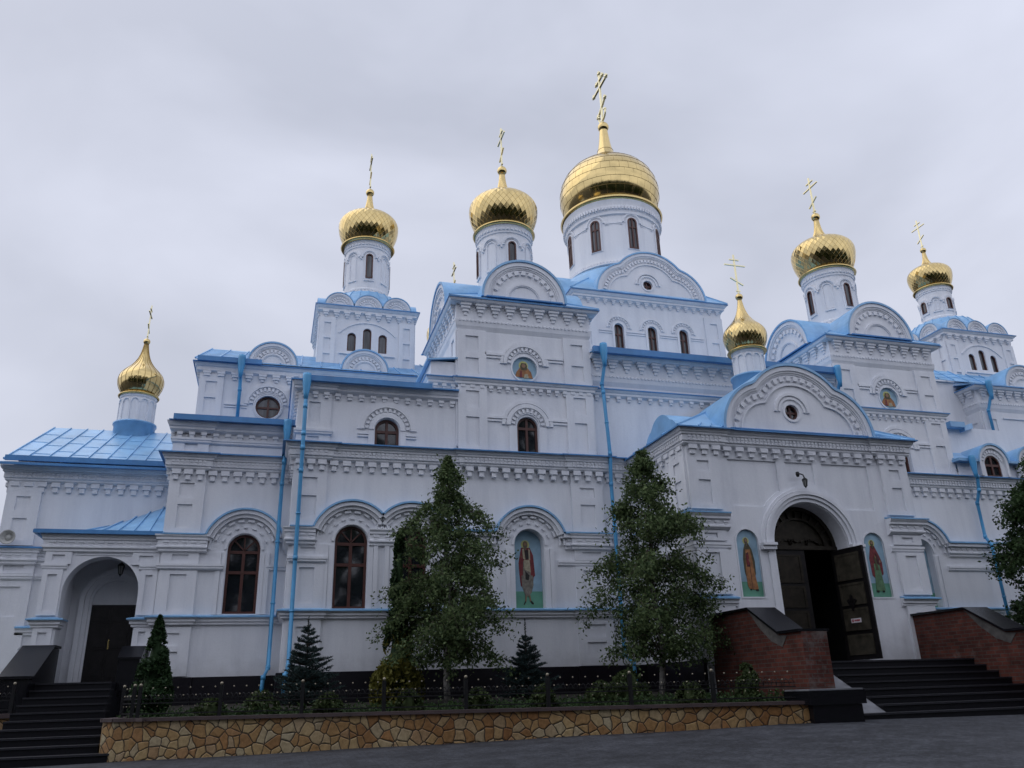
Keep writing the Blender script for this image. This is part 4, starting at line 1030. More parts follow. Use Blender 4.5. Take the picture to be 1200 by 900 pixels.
A = [(QX0-.3, QY-.3), (QX1+.3, QY-.3), (QX1+.3, 22.1), (QX0-.3, 22.1)]
Rg = [(12.3, 20.3), (15.2, 20.3), (15.2, 22.1), (12.3, 22.1)]
for i in range(4):
    j = (i+1) % 4
    if i: b.quad((*A[i], 8.09), (*A[j], 8.09), (*Rg[j], 9.35), (*Rg[i], 9.35))
    b.bar((*A[i], 8.10), (*Rg[i], 9.36), .05, .05)
for q_, gx in ((0, 11.52), (1, 16.14)):
    b.quad((*A[q_], 8.09), (gx, QY-.3, 8.09), (gx, QY+.25, 8.36), (*Rg[q_], 9.35)); b.quad((gx, QY-.3, 8.09), (gx, QY+.25, 8.36), (gx, QY+.25, 8.05), (gx, QY-.3, 8.05))
for q in (.25, .5, .75):
    b.bar((QX0-.3, QY-.3+(3.8*q), 8.10), (12.3, 20.3+1.8*q, 9.36), .035, .05); 
for q in (10.6, 10.95, 11.3, 16.35, 16.7, 17.05): b.bar((q, QY-.3, 8.10), (q+(13.7-q)*.12, QY+.2, 8.36), .03, .05)
part(b, 'roof', B)
SX, SYY = 13.75, 20.3
b = MB(); b.lathe([(.57, 9.5), (.57, 10.40), (.61, 10.42), (.61, 10.48), (.4, 10.5)], SX, SYY, 40); part(b, 'drum_base', B)
small_drum(SX, SYY, .455, 10.45, 11.31)
dome(SX, SYY, 11.33, .675, ONION_TALL, 'diamond', (1, 0), 1.45, .12, label='small gold onion dome over the entrance')

# doors
d = MB(); d.F = front(QY+.55)
d.band(arc(QC, 5.04, 1.13, 0, 180, 32), arc(QC, 5.04, 1.03, 0, 180, 32), 0, .08); d.band(arc(QC, 5.04, .84, 0, 180, 32), arc(QC, 5.04, .78, 0, 180, 32), 0, .06)
d.prism([(QC-1.12, 5.0)]+arc(QC, 5.04, 1.12, 0, 180, 32)+[(QC+1.12, 5.0)], -.05, 0)
for k in range(1, 12):
    a = math.radians(180*k/12); d.obox((QC+.935*math.cos(a), 5.04+.935*math.sin(a)), (math.cos(a), math.sin(a)), .20, .05, 0, .05)
d.box(QC-1.14, QC+1.14, 5.0, 5.10, -.02, .10)
for sgn in (-1, 1):
    pts = [(QC+sgn*(.06+.05*k+.10*math.sin(k*.8)), 5.22+.06*math.sin(k*1.1)) for k in range(12)]
    for a, b_ in zip(pts, pts[1:]):
        t = (b_[0]-a[0], b_[1]-a[1]); d.obox(((a[0]+b_[0])/2, (a[1]+b_[1])/2), t, math.hypot(*t)+.03, .045, 0, .055)
part(d, 'door_tympanum', 'bronze_door')
def leaf(F, u0, u1, v0, v1, m0, m1):
    d = MB(); d.F = F; d.box(u0, u1, v0, v1, -.06, 0); o = part(d, 'door_leaf', m0)
    d = MB(); d.F = F; wd = (u1-u0)
    rows = [(v0+.12, v0+.62), (v0+.72, v0+1.28), (v0+1.36, v0+1.92), (v0+2.0, v1-.14)]
    for a, b_ in rows:
        d.box(u0+.12*wd, u1-.12*wd, a, b_, 0, .02)
        for e, f in ((.12, .18), (.82, .88)): d.box(u0+e*wd, u0+f*wd, a, b_, .02, .035)
        d.box(u0+.18*wd, u0+.82*wd, a, a+.05, .02, .034); d.box(u0+.18*wd, u0+.82*wd, b_-.05, b_, .02, .034)
    part(d, 'panels', m1, o); return o
leaf(front(QY+.50), QC-1.13, QC+.10, 2.12, 5.0, 'bronze_dark', 'bronze_door')
hx, hy = 14.68, 19.14; fx, fy = 14.84, 18.06; tv = Vector((fx-hx, fy-hy, 0)).normalized()
Lf = Fr((hx, hy, 0), tv, (tv.y, -tv.x, 0)); ln = math.hypot(fx-hx, fy-hy)
o = leaf(Lf, 0, ln, 2.14, 4.98, 'bronze_dark', 'bronze_panel'); o['label'] = 'open bronze door leaf with a small notice'
e = MB(); e.F = Lf
for s_ in (1, -1):
    for pts in ([(.5, 3.35), (.5+s_*.16, 3.62), (.5+s_*.10, 3.66), (.5, 3.48)], [(.5, 3.50), (.5+s_*.06, 3.60), (.5+s_*.03, 3.74), (.5, 3.76)]): e.prism(pts, .02, .06)
part(e, 'ornament', 'bronze_dark', o)
e = MB(); e.F = Lf; e.box(.38, .70, 3.05, 3.16, .03, .055); part(e, 'notice', 'sign_white', o)
e = MB(); e.F = Lf
e.box(.40, .415, 3.07, 3.14, .055, .058); e.box(.425, .445, 3.07, 3.14, .055, .058); e.box(.45, .465, 3.07, 3.14, .055, .058)
for k, (wd, q) in enumerate(((.022, .49), (.03, .52), (.018, .558), (.026, .583), (.022, .615), (.028, .643))): e.box(q, q+wd, 3.085, 3.13, .055, .058)
part(e, 'notice_lettering', 'sign_red', o)
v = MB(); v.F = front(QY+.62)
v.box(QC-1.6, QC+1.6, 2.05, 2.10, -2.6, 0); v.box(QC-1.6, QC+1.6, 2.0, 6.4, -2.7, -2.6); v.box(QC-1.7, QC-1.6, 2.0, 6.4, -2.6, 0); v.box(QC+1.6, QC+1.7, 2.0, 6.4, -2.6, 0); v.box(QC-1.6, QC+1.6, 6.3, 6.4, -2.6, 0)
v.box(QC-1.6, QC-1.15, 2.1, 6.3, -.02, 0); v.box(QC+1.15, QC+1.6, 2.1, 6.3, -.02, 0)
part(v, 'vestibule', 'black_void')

# ---- right part: dormers, right block, right belfry ----------------------------------------------
m, b = MB(), MB(); m.F = b.F = front(21.85)
m.wall(rect(22.5, 34, 8.1, 8.72), [rect(23.55+i*1.72, 24.25+i*1.72, 8.14, 8.60) for i in range(5)], 0, .2)
part(m, 'wall', W)
for i in range(5):
    cu = 23.90+i*1.72
    g = MB(); g.F = front(21.70)
    A, Bi = arch(cu, .62, 8.14, 8.62), arch(cu, .34, 8.14, 8.56)
    g.band(A, arch(cu, .52, 8.14, 8.62), -.1, .08); g.band(arch(cu, .52, 8.14, 8.62), Bi, -.1, 0)
    for c_, t in along(arc(cu, 8.60, .43, 10, 170), .12): g.obox(c_, t, .07, .10, 0, .04)
    part(g, 'dormer', W)
    g = MB(); g.F = front(21.70); g.band(arc(cu, 8.62, .70, 0, 180), arc(cu, 8.62, .63, 0, 180), -1.5, .12)
    if i < 5: g.box(cu+.68, cu+1.04, 8.62, 8.70, -1.2, .12)
    if i == 0: g.box(22.36, cu-.68, 8.62, 8.72, -1.2, .12)
    part(g, 'dormer_roof', B)
    window(front(21.70), 'arch', cu, .34, 8.14, 8.56, -.06, None, 'plus', 'window_glass', .05)
b = MB(); b.slab([(22.4, 21.8, 8.74), (34, 21.8, 8.74), (34, 23.4, 9.7), (22.4, 23.4, 9.7)], .03); part(b, 'roof', B)
RX, RY = 25.72, 23.3
m = MB(); m.F = front(RY); m.wall(rect(RX, 34, 8, 12.2), [], 0, 0); m.F = left(RX); m.wall(rect(-32, -RY, 8, 12.2), [], 0, 0)
pilaster(m, -24.2, -RY, 9, 11.2, [(9.2, 9.75), (9.95, 10.8)], .06, .22); m.box(-26.5, -24.3, 10.35, 10.42, -.01, .05); m.box(-26.5, -24.3, 11.0, 11.05, -.01, .05)
m.F = front(RY); pilaster(m, RX, RX+.8, 9, 11.2, [(9.2, 10.05), (10.25, 10.9)], .06, .2); m.box(RX+1, 33, 10.95, 11.0, -.01, .05)
hood(m, 29.0, 9.9, .44, .3, .07, .13); m.box(27.4, 28.2, 9.85, 9.9, -.01, .05); m.F = front(RY)
m.F = None
part(m, 'wall', W)
rp = [(RX, 32), (RX, RY), (34, RY)]
c = MB(); cornice(c, rp, 12.2, P_TOWER, dict(blocks=BR_TOWER['blocks'], sp=.42), TEETH_TOWER); part(c, 'cornice', W); part(flash([rp], 12.205, .33), 'cornice_flashing', T)
b = MB(); b.slab([(RX-.3, 22.98, 12.24), (34, 22.98, 12.24), (34, 24.0, 12.5), (RX-.3, 24.0, 12.5)], .03); b.slab([(RX-.3, 24.0, 12.30), (RX+.3, 24.0, 12.5), (RX+.3, 32, 12.5), (RX-.3, 32, 12.30)], .03); part(b, 'roof', B)
m = MB(); m.F = front(24.0); m.wall(rect(22.6, 34, 10, 12.64), [], 0, 0); part(m, 'wall', W)
b = MB(); roof_plane(b, (22.5, 23.85, 12.66), (34, 23.85, 12.66), (34, 24.75, 13.45), (22.5, 24.75, 13.45), 16, 3); part(b, 'roof', B)
gable(front(RY-.1), semi(28.05, 12.24, .95), 12.2, koko=(28.05, 12.24, .5), depth=2.2, s=.8, step=.18)
belfry(26.22, 29.70, 24.6, 15.28, 26.3, 28.0, .69, 16.4, 18.13, 16.95, 17.36, .94, 12.3, 18.15, 1.5)
m = MB(); m.F = front(22.6); m.wall(rect(22.4, RX+.02, 8.5, 10.2), [], 0, 0)
part(m, 'wall', W)
b = MB(); b.F = front(22.4); b.box(23.1, 23.75, 10.12, 10.32, -.2, .1); b.slab([(23.75, 22.35, 10.2), (24.3, 22.5, 10.38), (24.3, 22.7, 10.38), (23.75, 22.7, 10.2)], .2); part(b, 'gutter', B)

# ---- downpipes ------------------------------------------------------------------------------------
def pipe(pts, r=.054, hop=True):
    p = MB(); 
    fine = []
    for i, q in enumerate(pts): fine.append(Vector(q))
    p.tube(fine, r, 10)
    for i in range(1, len(fine)-1): p.tube([fine[i]-Vector((0, 0, .06)), fine[i]+Vector((0, 0, .06))], r*1.18, 10)
    L = fine[1] if hop else fine[0]
    if hop:
        q = fine[0]; p.tube([q+Vector((0, 0, .14)), q+Vector((0, 0, .06)), q-Vector((0, 0, .16)), q-Vector((0, 0, .45)), q-Vector((0, 0, .62))], [.115, .12, .115, .075, .056], 10)
    for i in range(1, len(fine)-1):
        a, c_ = fine[i], fine[i+1]; n = int((a-c_).length/1.9)
        for k in range(1, n+1):
            z = a.lerp(c_, k/(n+1)); p.tube([z-Vector((0, 0, .025)), z+Vector((0, 0, .025))], r*1.22, 10)
    part(p, 'downpipe', 'blue_pipe_paint')
pipe([(.52, 21.62, 9.92), (.52, 21.62, 9.1), (.52, 21.56, 8.3), (.52, 21.56, 7.9), (.52, 21.68, 7.3), (.52, 21.72, 5.0), (.52, 21.66, 2.35), (.46, 21.5, 2.15), (.44, 21.48, 1.75)])
pipe([(.10, 23.1, 9.02), (.10, 23.1, 8.4), (.08, 23.1, 7.9), (.06, 23.25, 7.3), (.05, 23.25, 2.4), (-.05, 23.0, 2.15), (-.08, 22.9, 1.6)])
pipe([(9.44, 21.52, 11.62), (9.44, 21.52, 11.1), (9.42, 21.80, 10.5), (9.42, 21.74, 10.2), (9.44, 21.62, 8.2), (9.46, 21.76, 7.3), (9.46, 21.72, 6.0), (9.46, 21.70, 2.5), (9.62, 21.5, 2.25), (9.64, 21.45, 1.7)])
pipe([(-1.47, 25.62, 11.95), (-1.47, 25.62, 11.5), (-1.46, 25.85, 11.0), (-1.45, 25.85, 9.9)])
pipe([(22.85, 21.5, 8.64), (22.85, 21.5, 8.3), (22.95, 21.55, 8.05), (22.95, 21.62, 7.6), (22.98, 21.84, 7.2), (22.98, 21.84, 6.05), (23.02, 21.7, 5.75), (23.02, 21.7, 2.4)])
pipe([(26.0, 22.9, 12.2), (26.0, 22.9, 11.8), (25.95, 23.15, 11.2), (25.95, 23.15, 9.4)])
pipe([(-3.02, 25.0, 8.1), (-3.02, 25.0, 7.7), (-3.03, 25.3, 7.4), (-3.03, 25.3, 6.9)])
pipe([(18.05, 21.55, 11.6), (18.05, 21.55, 11.2), (18.05, 21.8, 10.7), (18.05, 21.8, 8.6)])

# ------------------------------------------------------------------ icons
def icon_full(F, cu, v0, vs, r, d, label, spec):
    t = thing('icon', label, 'icon', F(cu, d, v0), 'painted icons on the church walls')
    def lay(n, mat, polys, k):
        a = MB(); a.F = F
        for p in polys: a.prism(p, d-.002+.004*k-.004, d+.004*k+.004)
        a.build(n, mat, t)
    H = vs+r-v0; w_ = r
    def S(pts): return [(cu+x*w_, v0+y*H) for x, y in pts]
    lay('panel', 'painted_sky', [arch(cu, r, v0+H*.22, vs)], 0); lay('meadow', 'painted_green', [rect(cu-r, cu+r, v0, v0+H*.219)], 0)
    hy = v0+H*spec.get('head', .80); hx = cu+spec.get('hx', 0)*r
    lay('halo', 'painted_halo', [circ(hx, hy, .30*r if H < 2 else .30*r, 24)], 1)
    lay('cloak', spec['cloak'], [S(p) for p in spec['cloak_p']], 2)
    lay('robe', spec['robe'], [S(p) for p in spec['robe_p']], 3)
    if 'inner' in spec: lay('vestment', spec['inner'], [S(p) for p in spec['inner_p']], 4)
    if 'extra' in spec: lay('book', spec['extra'], [S(p) for p in spec['extra_p']], 5)
    lay('hair', spec.get('hair', 'painted_beard'), [[(hx+.17*r*math.cos(a), hy+.0*H+.042*H*math.sin(a)*1.1) for a in [2*PI*i/18 for i in range(18)]]], 3)
    lay('head', 'painted_skin', [[(hx+.11*r*math.cos(a), hy+.002*H+.030*H*math.sin(a)) for a in [2*PI*i/18 for i in range(18)]]], 4)
    lay('beard', spec.get('hair', 'painted_beard'), [[(hx-.12*r, hy-.012*H), (hx+.12*r, hy-.012*H), (hx+.07*r, hy-.06*H), (hx, hy-.085*H), (hx-.07*r, hy-.06*H)]], 5)
    lay('hands', 'painted_skin', [S(p) for p in spec['hands']], 6)
    lay('feet', spec.get('feetm', 'painted_dark'), [S(p) for p in spec['feet']], 3)
F22, F18 = front(MY), front(QY)
icon_full(F22, 6.92, 3.77, 5.52, .42, -.25, 'tall arched icon between the two birches, bearded saint in red cloak', dict(
    head=.82, hx=-.12, cloak='painted_red', cloak_p=[[(-.42, .78), (.20, .78), (.42, .68), (.52, .42), (.40, .40), (.34, .28), (-.50, .28), (-.58, .42), (-.62, .58)]],
    robe='painted_grey', robe_p=[[(-.45, .42), (.34, .42), (.38, .30), (.22, .20), (.02, .155), (-.22, .17), (-.42, .28)], [(-.30, .60), (.14, .60), (.22, .42), (-.34, .42)]],
    inner='painted_cream', inner_p=[[(-.26, .62), (.16, .62), (.22, .46), (-.24, .50)], [(-.34, .76), (-.22, .77), (-.14, .62), (-.30, .64)], [(.10, .77), (.20, .75), (.20, .62), (.10, .62)]],
    extra='painted_dark', extra_p=[[(-.18, .48), (.12, .42), (.04, .36), (-.16, .37)], [(-.18, .75), (.06, .75), (.10, .64), (-.10, .62)]],
    hands=[[(-.22, .17), (-.12, .165), (-.18, .09), (-.24, .09)], [(.02, .165), (.12, .17), (.16, .10), (.10, .09)]], feet=[[(-.24, .10), (-.16, .10), (-.26, .055), (-.36, .05)], [(.08, .10), (.16, .11), (.36, .07), (.34, .055), (.22, .06)]]))
icon_full(F18, 11.79, 3.71, 5.10, .315, -.055, 'arched icon left of the entrance, monk in olive cloak holding a red book', dict(
    head=.83, hx=-.05, cloak='painted_olive', cloak_p=[[(-.14, .80), (.10, .80), (.40, .70), (.56, .52), (.52, .34), (.44, .30), (-.40, .30), (-.48, .36), (-.50, .56), (-.36, .70)]],
    robe='painted_ochre', robe_p=[[(-.20, .70), (.22, .70), (.34, .52), (.44, .30), (.58, .12), (.36, .10), (-.22, .115), (-.36, .16), (-.40, .34), (-.28, .54)]],
    inner='painted_maroon', inner_p=[[(-.20, .64), (.02, .66), (.08, .50), (.06, .44), (-.22, .44), (-.24, .54)], [(.02, .44), (.06, .44), (.06, .12), (.03, .12)]],
    extra='painted_red', extra_p=[[(-.16, .62), (.04, .62), (.04, .47), (-.18, .47)]], hands=[[(-.02, .56), (.14, .52), (.10, .49), (-.02, .53)]],
    feet=[[(-.20, .115), (-.02, .115), (-.06, .09), (-.20, .095)], [(.30, .11), (.56, .115), (.60, .08), (.36, .085)]]))
icon_full(F18, 15.70, 3.69, 5.10, .315, -.055, 'arched icon right of the entrance door, saint in red cloak over green robe', dict(
    head=.84, hx=-.10, hair='painted_olive', cloak='painted_red', cloak_p=[[(-.30, .80), (.10, .80), (.46, .64), (.62, .54), (.58, .36), (.44, .34), (.30, .50), (-.22, .46), (-.36, .30), (-.56, .34), (-.60, .60)]],
    robe='painted_sage', robe_p=[[(-.26, .52), (.30, .52), (.36, .34), (.48, .12), (.30, .10), (-.36, .10), (-.44, .14), (-.30, .36)]],
    inner='painted_olive', inner_p=[[(-.16, .62), (.06, .62), (.14, .42), (-.12, .42)]], extra='painted_maroon', extra_p=[[(.06, .70), (.34, .62), (.30, .50), (.12, .52)]],
    hands=[[(-.06, .66), (.06, .62), (.02, .59), (-.08, .62)], [(.30, .56), (.48, .58), (.44, .54), (.32, .53)]], feet=[[(-.46, .11), (-.14, .11), (-.20, .08), (-.44, .08)], [(.14, .11), (.40, .11), (.36, .08), (.16, .08)]]))
icon_full(F22, 20.38, 3.77, 5.52, .42, -.25, 'tall arched icon half hidden behind the right corner of the entrance', dict(
    head=.82, hx=0, cloak='painted_olive', cloak_p=[[(-.3, .78), (.3, .78), (.5, .5), (.4, .2), (-.4, .2), (-.5, .5)]], robe='painted_grey', robe_p=[[(-.24, .7), (.24, .7), (.34, .14), (-.34, .14)]],
    hands=[[(-.1, .6), (.1, .6), (.08, .55), (-.08, .55)]], feet=[[(-.24, .14), (-.06, .14), (-.1, .09), (-.26, .09)], [(.06, .14), (.24, .14), (.26, .09), (.1, .09)]]))

# ------------------------------------------------------------------ lanterns, loudspeaker
def lantern(x, y, z, label, s=1.0):
    t = thing('wall_lantern', label, 'lantern', (x, y, z))
    b = MB(); b.tube([(x-.05, y, z+.38*s), (x-.02, y-.08, z+.36*s), (x, y-.22*s, z+.30*s), (x+.01, y-.26*s, z+.18*s)], .018, 6); b.box(x-.09, x-.01, z+.22*s, z+.44*s, 0, 0) if False else None
    b.lathe([(.001, z+.46*s), (.06*s, z+.44*s), (.07*s, z+.36*s), (.05*s, z+.28*s), (.001, z+.26*s)], x-.05, y-.02, 10); b.build('bracket', 'black_iron', t)
    b = MB(); lx, ly = x+.01, y-.26*s
    b.lathe([(.001, z+.20*s), (.03*s, z+.18*s), (.09*s, z+.13*s), (.10*s, z+.10*s), (.085*s, z+.10*s)], lx, ly, 6, False); b.lathe([(.05*s, z-.12*s), (.03*s, z-.15*s), (.001, z-.19*s)], lx, ly, 6, False)
    for k in range(6):
        a = 2*PI*k/6; b.bar((lx+.085*s*math.sin(a), ly-.085*s*math.cos(a), z+.10*s), (lx+.05*s*math.sin(a), ly-.05*s*math.cos(a), z-.12*s), .014, .014)
    b.build('cage', 'black_iron', t)
    b = MB(); b.lathe([(.075*s, z+.095*s), (.045*s, z-.115*s), (.001, z-.115*s)], lx, ly, 6, False); b.build('lamp_glass', 'lamp_glass', t)
lantern(13.60, 18.50, 6.66, 'black wall lantern above the entrance arch', .78)
lantern(-3.95, 24.4, 5.0, 'black lantern hanging inside the porch arch on the left', 1.0)
t = thing('loudspeaker', 'grey horn loudspeaker on the pilaster beside the porch roof', 'loudspeaker', (-7.05, 25.4, 5.95))
b = MB(); b.lathe([(.03, 0), (.06, .10), (.10, .17), (.19, .26), (.20, .27), (.17, .25), (.05, .12)], 0, 0, 20)
b.v = [(-7.05+x, 25.22-z+.10, 5.98+y) for x, y, z in b.v]; b.build('horn', 'grey_plastic', t)
b = MB(); b.bar((-7.05, 25.42, 6.12), (-7.05, 25.15, 6.02), .05, .05); b.ball((-7.05, 25.22, 5.98), .11, 12, 8); b.build('mount', 'grey_plastic', t)

# ------------------------------------------------------------------ ground
def zf(x):
    pts = ((-40, .5), (-5, .58), (-2.9, .60), (9.9, .925), (12.5, .90), (17, .86), (60, .8))
    for (a, p), (c_, q) in zip(pts, pts[1:]):
        if x <= c_: return p+(q-p)*max(0, (x-a)/(c_-a))
    return .8
def yr(x): return 18.2 if x < -2.9 else (18.2-(x+2.9)*3.9/12.8 if x < 9.9 else 14.3)
def gz(x, y): return zf(x)*max(0, min(1, y/yr(x))) if -60 < x < 80 else zf(x)*.7
g = MB()
xs = [-1500, -300, -100, -40, -20, -12, -8]+[-6+i*.8 for i in range(36)]+[24, 27, 32, 45, 70, 120, 300, 1500]
ys = [-1500, -300, -80, -30, -10, 0]+[1.2*i for i in range(1, 20)]+[26, 32, 40, 70, 140, 400, 1500]
V = [(x, y, gz(x, y) if abs(x) < 100 and abs(y) < 100 else .2) for y in ys for x in xs]; n = len(xs)
g.smooth = True; g.add(V, [(j*n+i, j*n+i+1, (j+1)*n+i+1, (j+1)*n+i) for j in range(len(ys)-1) for i in range(n-1)])
tag(g.build('ground', 'grey_paving'), kind='structure')

# ------------------------------------------------------------------ stone planter wall, coping, soil
def wall_top(t): return 1.36-.06*t
P0, P1 = Vector((-2.9, 18.2, 0)), Vector((9.9, 14.25, 0))
def wl(t, off=0):
    d_ = (P1-P0).normalized(); nn = Vector((-d_.y, d_.x, 0)); p = P0.lerp(P1, t); return p+nn*off
t_ = thing('stone_wall', 'low retaining wall of orange and tan crazy paving below the fence', 'wall', (3.5, 16.3, .7))
def uvmesh(name, mat, parent, quads, label=None):
    me = bpy.data.meshes.new(name); vv, ff, uv = [], [], []
    for q, u in quads:
        k = len(vv); vv += [tuple(p) for p in q]; ff.append(tuple(range(k, k+len(q)))); uv += u
    me.from_pydata(vv, [], ff); ul = me.uv_layers.new(name='UVMap')
    for i, c_ in enumerate(uv): ul.data[i].uv = c_
    me.materials.append(MATS[mat]); o = bpy.data.objects.new(name, me); col.objects.link(o)
    if parent: o.parent = parent; o.matrix_parent_inverse = parent_inv(parent)
    return o
pathL = [Vector((-2.75, 21.4, 0)), Vector((-2.95, 19.6, 0)), Vector((-3.0, 18.75, 0)), Vector((-2.93, 18.42, 0)), Vector((-2.72, 18.22, 0)), Vector((-2.35, 18.08, 0))]+[wl(.04+.96*i/12) for i in range(13)]
quads = []; acc = 0
for a, c_ in zip(pathL, pathL[1:]):
    L = (c_-a).length
    ta = max(0, min(1, (a.x+2.9)/12.8)); tb = max(0, min(1, (c_.x+2.9)/12.8))
    z0a, z0b, z1a, z1b = .35, .35, wall_top(ta)-.055, wall_top(tb)-.055
    quads.append(([(a.x, a.y, z0a), (c_.x, c_.y, z0b), (c_.x, c_.y, z1b), (a.x, a.y, z1a)], [(acc, z0a), (acc+L, z0b), (acc+L, z1b), (acc, z1a)])); acc += L
e = pathL[-1]; quads.append(([(e.x, e.y, .35), (e.x+.12, e.y+.4, .35), (e.x+.12, e.y+.4, 1.2), (e.x, e.y, 1.2)], [(acc, .35), (acc+.4, .35), (acc+.4, 1.2), (acc, 1.2)]))
uvmesh('stone_face', 'crazy_stone', t_, quads)
c = MB()
for a, c_ in zip(pathL, pathL[1:]):
    ta = max(0, min(1, (a.x+2.9)/12.8)); tb = max(0, min(1, (c_.x+2.9)/12.8)); za, zb = wall_top(ta), wall_top(tb)
    def off(p, q): 
        return p
    d_ = (c_-a).normalized(); nn = Vector((-d_.y, d_.x, 0)); o_ = -nn*.05; i_ = nn*.30
    q = [a+o_, c_+o_, c_+i_, a+i_]; zz = [za, zb, zb, za]
    c.slab([(p.x, p.y, z) for p, z in zip(q, zz)], .06)
c.build('coping', 'wall_coping', t_)
s_ = MB(); s_.add([(-2.9, 21.6, 1.5), (-2.7, 19, 1.28), (-2.3, 18.4, 1.27), (9.9, 14.5, 1.2), (10.4, 14.9, 1.25), (10.35, 22.1, 1.55), (-2.9, 23.5, 1.55)], [(0, 1, 2, 3, 4, 5, 6)])
tag(s_.build('planter_soil', 'planter_soil'), kind='structure')
s_ = MB(); s_.add([(17.0, 14.4, .95), (40, 14.4, .95), (40, 22.1, 1.4), (17.0, 22.1, 1.4)], [(0, 1, 2, 3)]); tag(s_.build('lawn', 'lawn_earth'), kind='structure')
t2 = thing('stone_wall', 'short piece of tan crazy-paving wall left of the left-hand steps', 'wall', (-7, 20.6, .8))
uvmesh('stone_face', 'crazy_stone', t2, [([(-12, 20.4, .3), (-5.0, 20.4, .3), (-5.0, 20.4, 1.42), (-12, 20.4, 1.42)], [(30, .3), (37, .3), (37, 1.42), (30, 1.42)]), ([(-5.0, 20.4, .3), (-5.0, 21.8, .3), (-5.0, 21.8, 1.42), (-5.0, 20.4, 1.42)], [(37, .3), (38.4, .3), (38.4, 1.42), (37, 1.42)])])
c = MB(); c.slab([(-12, 20.34, 1.50), (-4.96, 20.34, 1.50), (-4.96, 20.75, 1.50), (-12, 20.75, 1.50)], .09); c.build('coping', 'wall_coping', t2)
s_ = MB(); s_.add([(-12, 20.6, 1.40), (-5.0, 20.6, 1.40), (-5.0, 25.6, 1.5), (-12, 25.6, 1.5)], [(0, 1, 2, 3)]); tag(s_.build('lawn', 'lawn_earth'), kind='structure')

# ------------------------------------------------------------------ fence
fence = thing('fence', 'low black wrought-iron fence with gold ball tips along the planter wall', 'fence', (3.5, 16.6, 1.36))
def fence_bay(a, c_, za, zb, parent, post_end):
    a = Vector((a.x, a.y, za)); c_ = Vector((c_.x, c_.y, zb)); L = (c_-a).length
    p = MB(); g = MB(); up3 = Vector((0, 0, 1))
    for h in (.07, .26): p.bar(a+up3*h, c_+up3*h, .022, .022)
    p.bar(a+up3*.335, c_+up3*.335, .014, .014)
    n = max(2, round(L/.125)); ax = (c_-a).normalized()
    for i in range(1, n):
        q = a.lerp(c_, i/n); tall = i % 2 == 0
        h = .52 if tall else .38
        p.bar(q+up3*.07, q+up3*h, .013, .013)
        p.cur = 1; p.ball(q+up3*(h+.012), .016, 8, 6); p.cur = 0
        if tall:
            for sg in (-1, 1):
                pts = [q+up3*(.28+.13*math.sin(k*PI/6))+ax*sg*(.055*(1-math.cos(k*PI/6))*.9) for k in range(7)]
                p.tube(pts, .007, 4)
        else:
            p.cur = 1; p.ball(q+up3*.20, .011, 6, 4); p.cur = 0
    p.build('fence_panel', ['black_iron', 'dull_brass'], parent)
    if post_end is not None:
        p = MB(); q = a if post_end == 0 else c_
        p.bar(q-up3*.02, q+up3*.56, .07, .07, (1, 0, 0)); o = p.build('post', 'black_iron', parent); g = MB(); g.ball(q+up3*.59, .032, 10, 8); g.build('post_ball', 'dull_brass', o)
fp = [Vector((-2.62, 20.9, 0)), Vector((-2.75, 19.2, 0)), Vector((-2.45, 18.42, 0))]+[wl(.04+.95*i/8, .22) for i in range(9)]
for i, (a, c_) in enumerate(zip(fp, fp[1:])):
    ta = max(0, min(1, (a.x+2.9)/12.8)); tb = max(0, min(1, (c_.x+2.9)/12.8))
    fence_bay(a, c_, wall_top(ta), wall_top(tb), fence, 0)
f2 = thing('fence', 'short run of black iron fence left of the left-hand steps', 'fence', (-7, 20.6, 1.5))
fence_bay(Vector((-9, 20.55, 0)), Vector((-5.1, 20.55, 0)), 1.5, 1.5, f2, 1)

# ------------------------------------------------------------------ left steps and granite cheeks
t = thing('steps', 'dark granite steps climbing to the porch arch at the left', 'steps', (-4.1, 20, .6))
st = MB(); nst = 10; zt, zb_ = 2.11, .60; yt, yb = 21.7, 18.25
for i in range(nst):
    z1 = zt-(zt-zb_)*i/nst; y0_ = yt-(yt-yb)*i/(nst-1) if nst > 1 else yt
    yfr = yt-(yt-yb)*i/(nst-1); xL = -5.0 if i < 6 else -9.0; xR = (-3.02 if i < 7 else -2.98+.02*i)
    xR = -3.4+.05*i if i < 6 else -3.0
    if i == nst-1: xR = -2.72
    st.F = front(yfr); st.box(xL, xR, zb_-.4, z1-.035, -(24.9-yfr) if i < 6 else -(20.3-yfr if xL < -6 else 24-yfr), 0)
    st.cur = 1; st.box(xL, xR, z1-.035, z1, -(24.9-yfr) if i < 1 else -.5, .025); st.cur = 0
st.build('treads', ['step_granite', 'tread_granite'], t)
def cheek(name, label, x0, x1, pts, mat='black_granite', cap=.06):
    tt = thing(name, label, 'wall', ((x0+x1)/2, pts[0][0], pts[-1][1]))
    a = MB(); a.F = left(0)
    def rev(p): return [(-y, z) for y, z in p]
    a.prism(rev(pts), -x1, -x0); a.build('body', mat, tt)
    return tt
tt = cheek('granite_cheek', 'sloping polished black granite cheek at the left of the porch steps', -5.62, -4.98, [(23.5, 2.94), (22.9, 2.94), (21.35, 2.18), (21.05, 2.18), (21.05, .8), (23.5, .8)])
a = MB(); a.F = left(0)
a.prism([(-23.5, 2.945), (-22.88, 2.945), (-21.30, 2.19), (-20.98, 2.19), (-20.98, 2.25), (-21.30, 2.25), (-22.86, 3.005), (-23.5, 3.005)], 4.94, 5.66); a.build('coping', 'black_granite', tt)
tt = cheek('granite_cheek', 'black granite cheek block right of the porch steps behind the thuja', -3.42, -2.94, [(23.5, 2.90), (22.8, 2.90), (22.3, 2.62), (22.3, .8), (23.5, .8)])
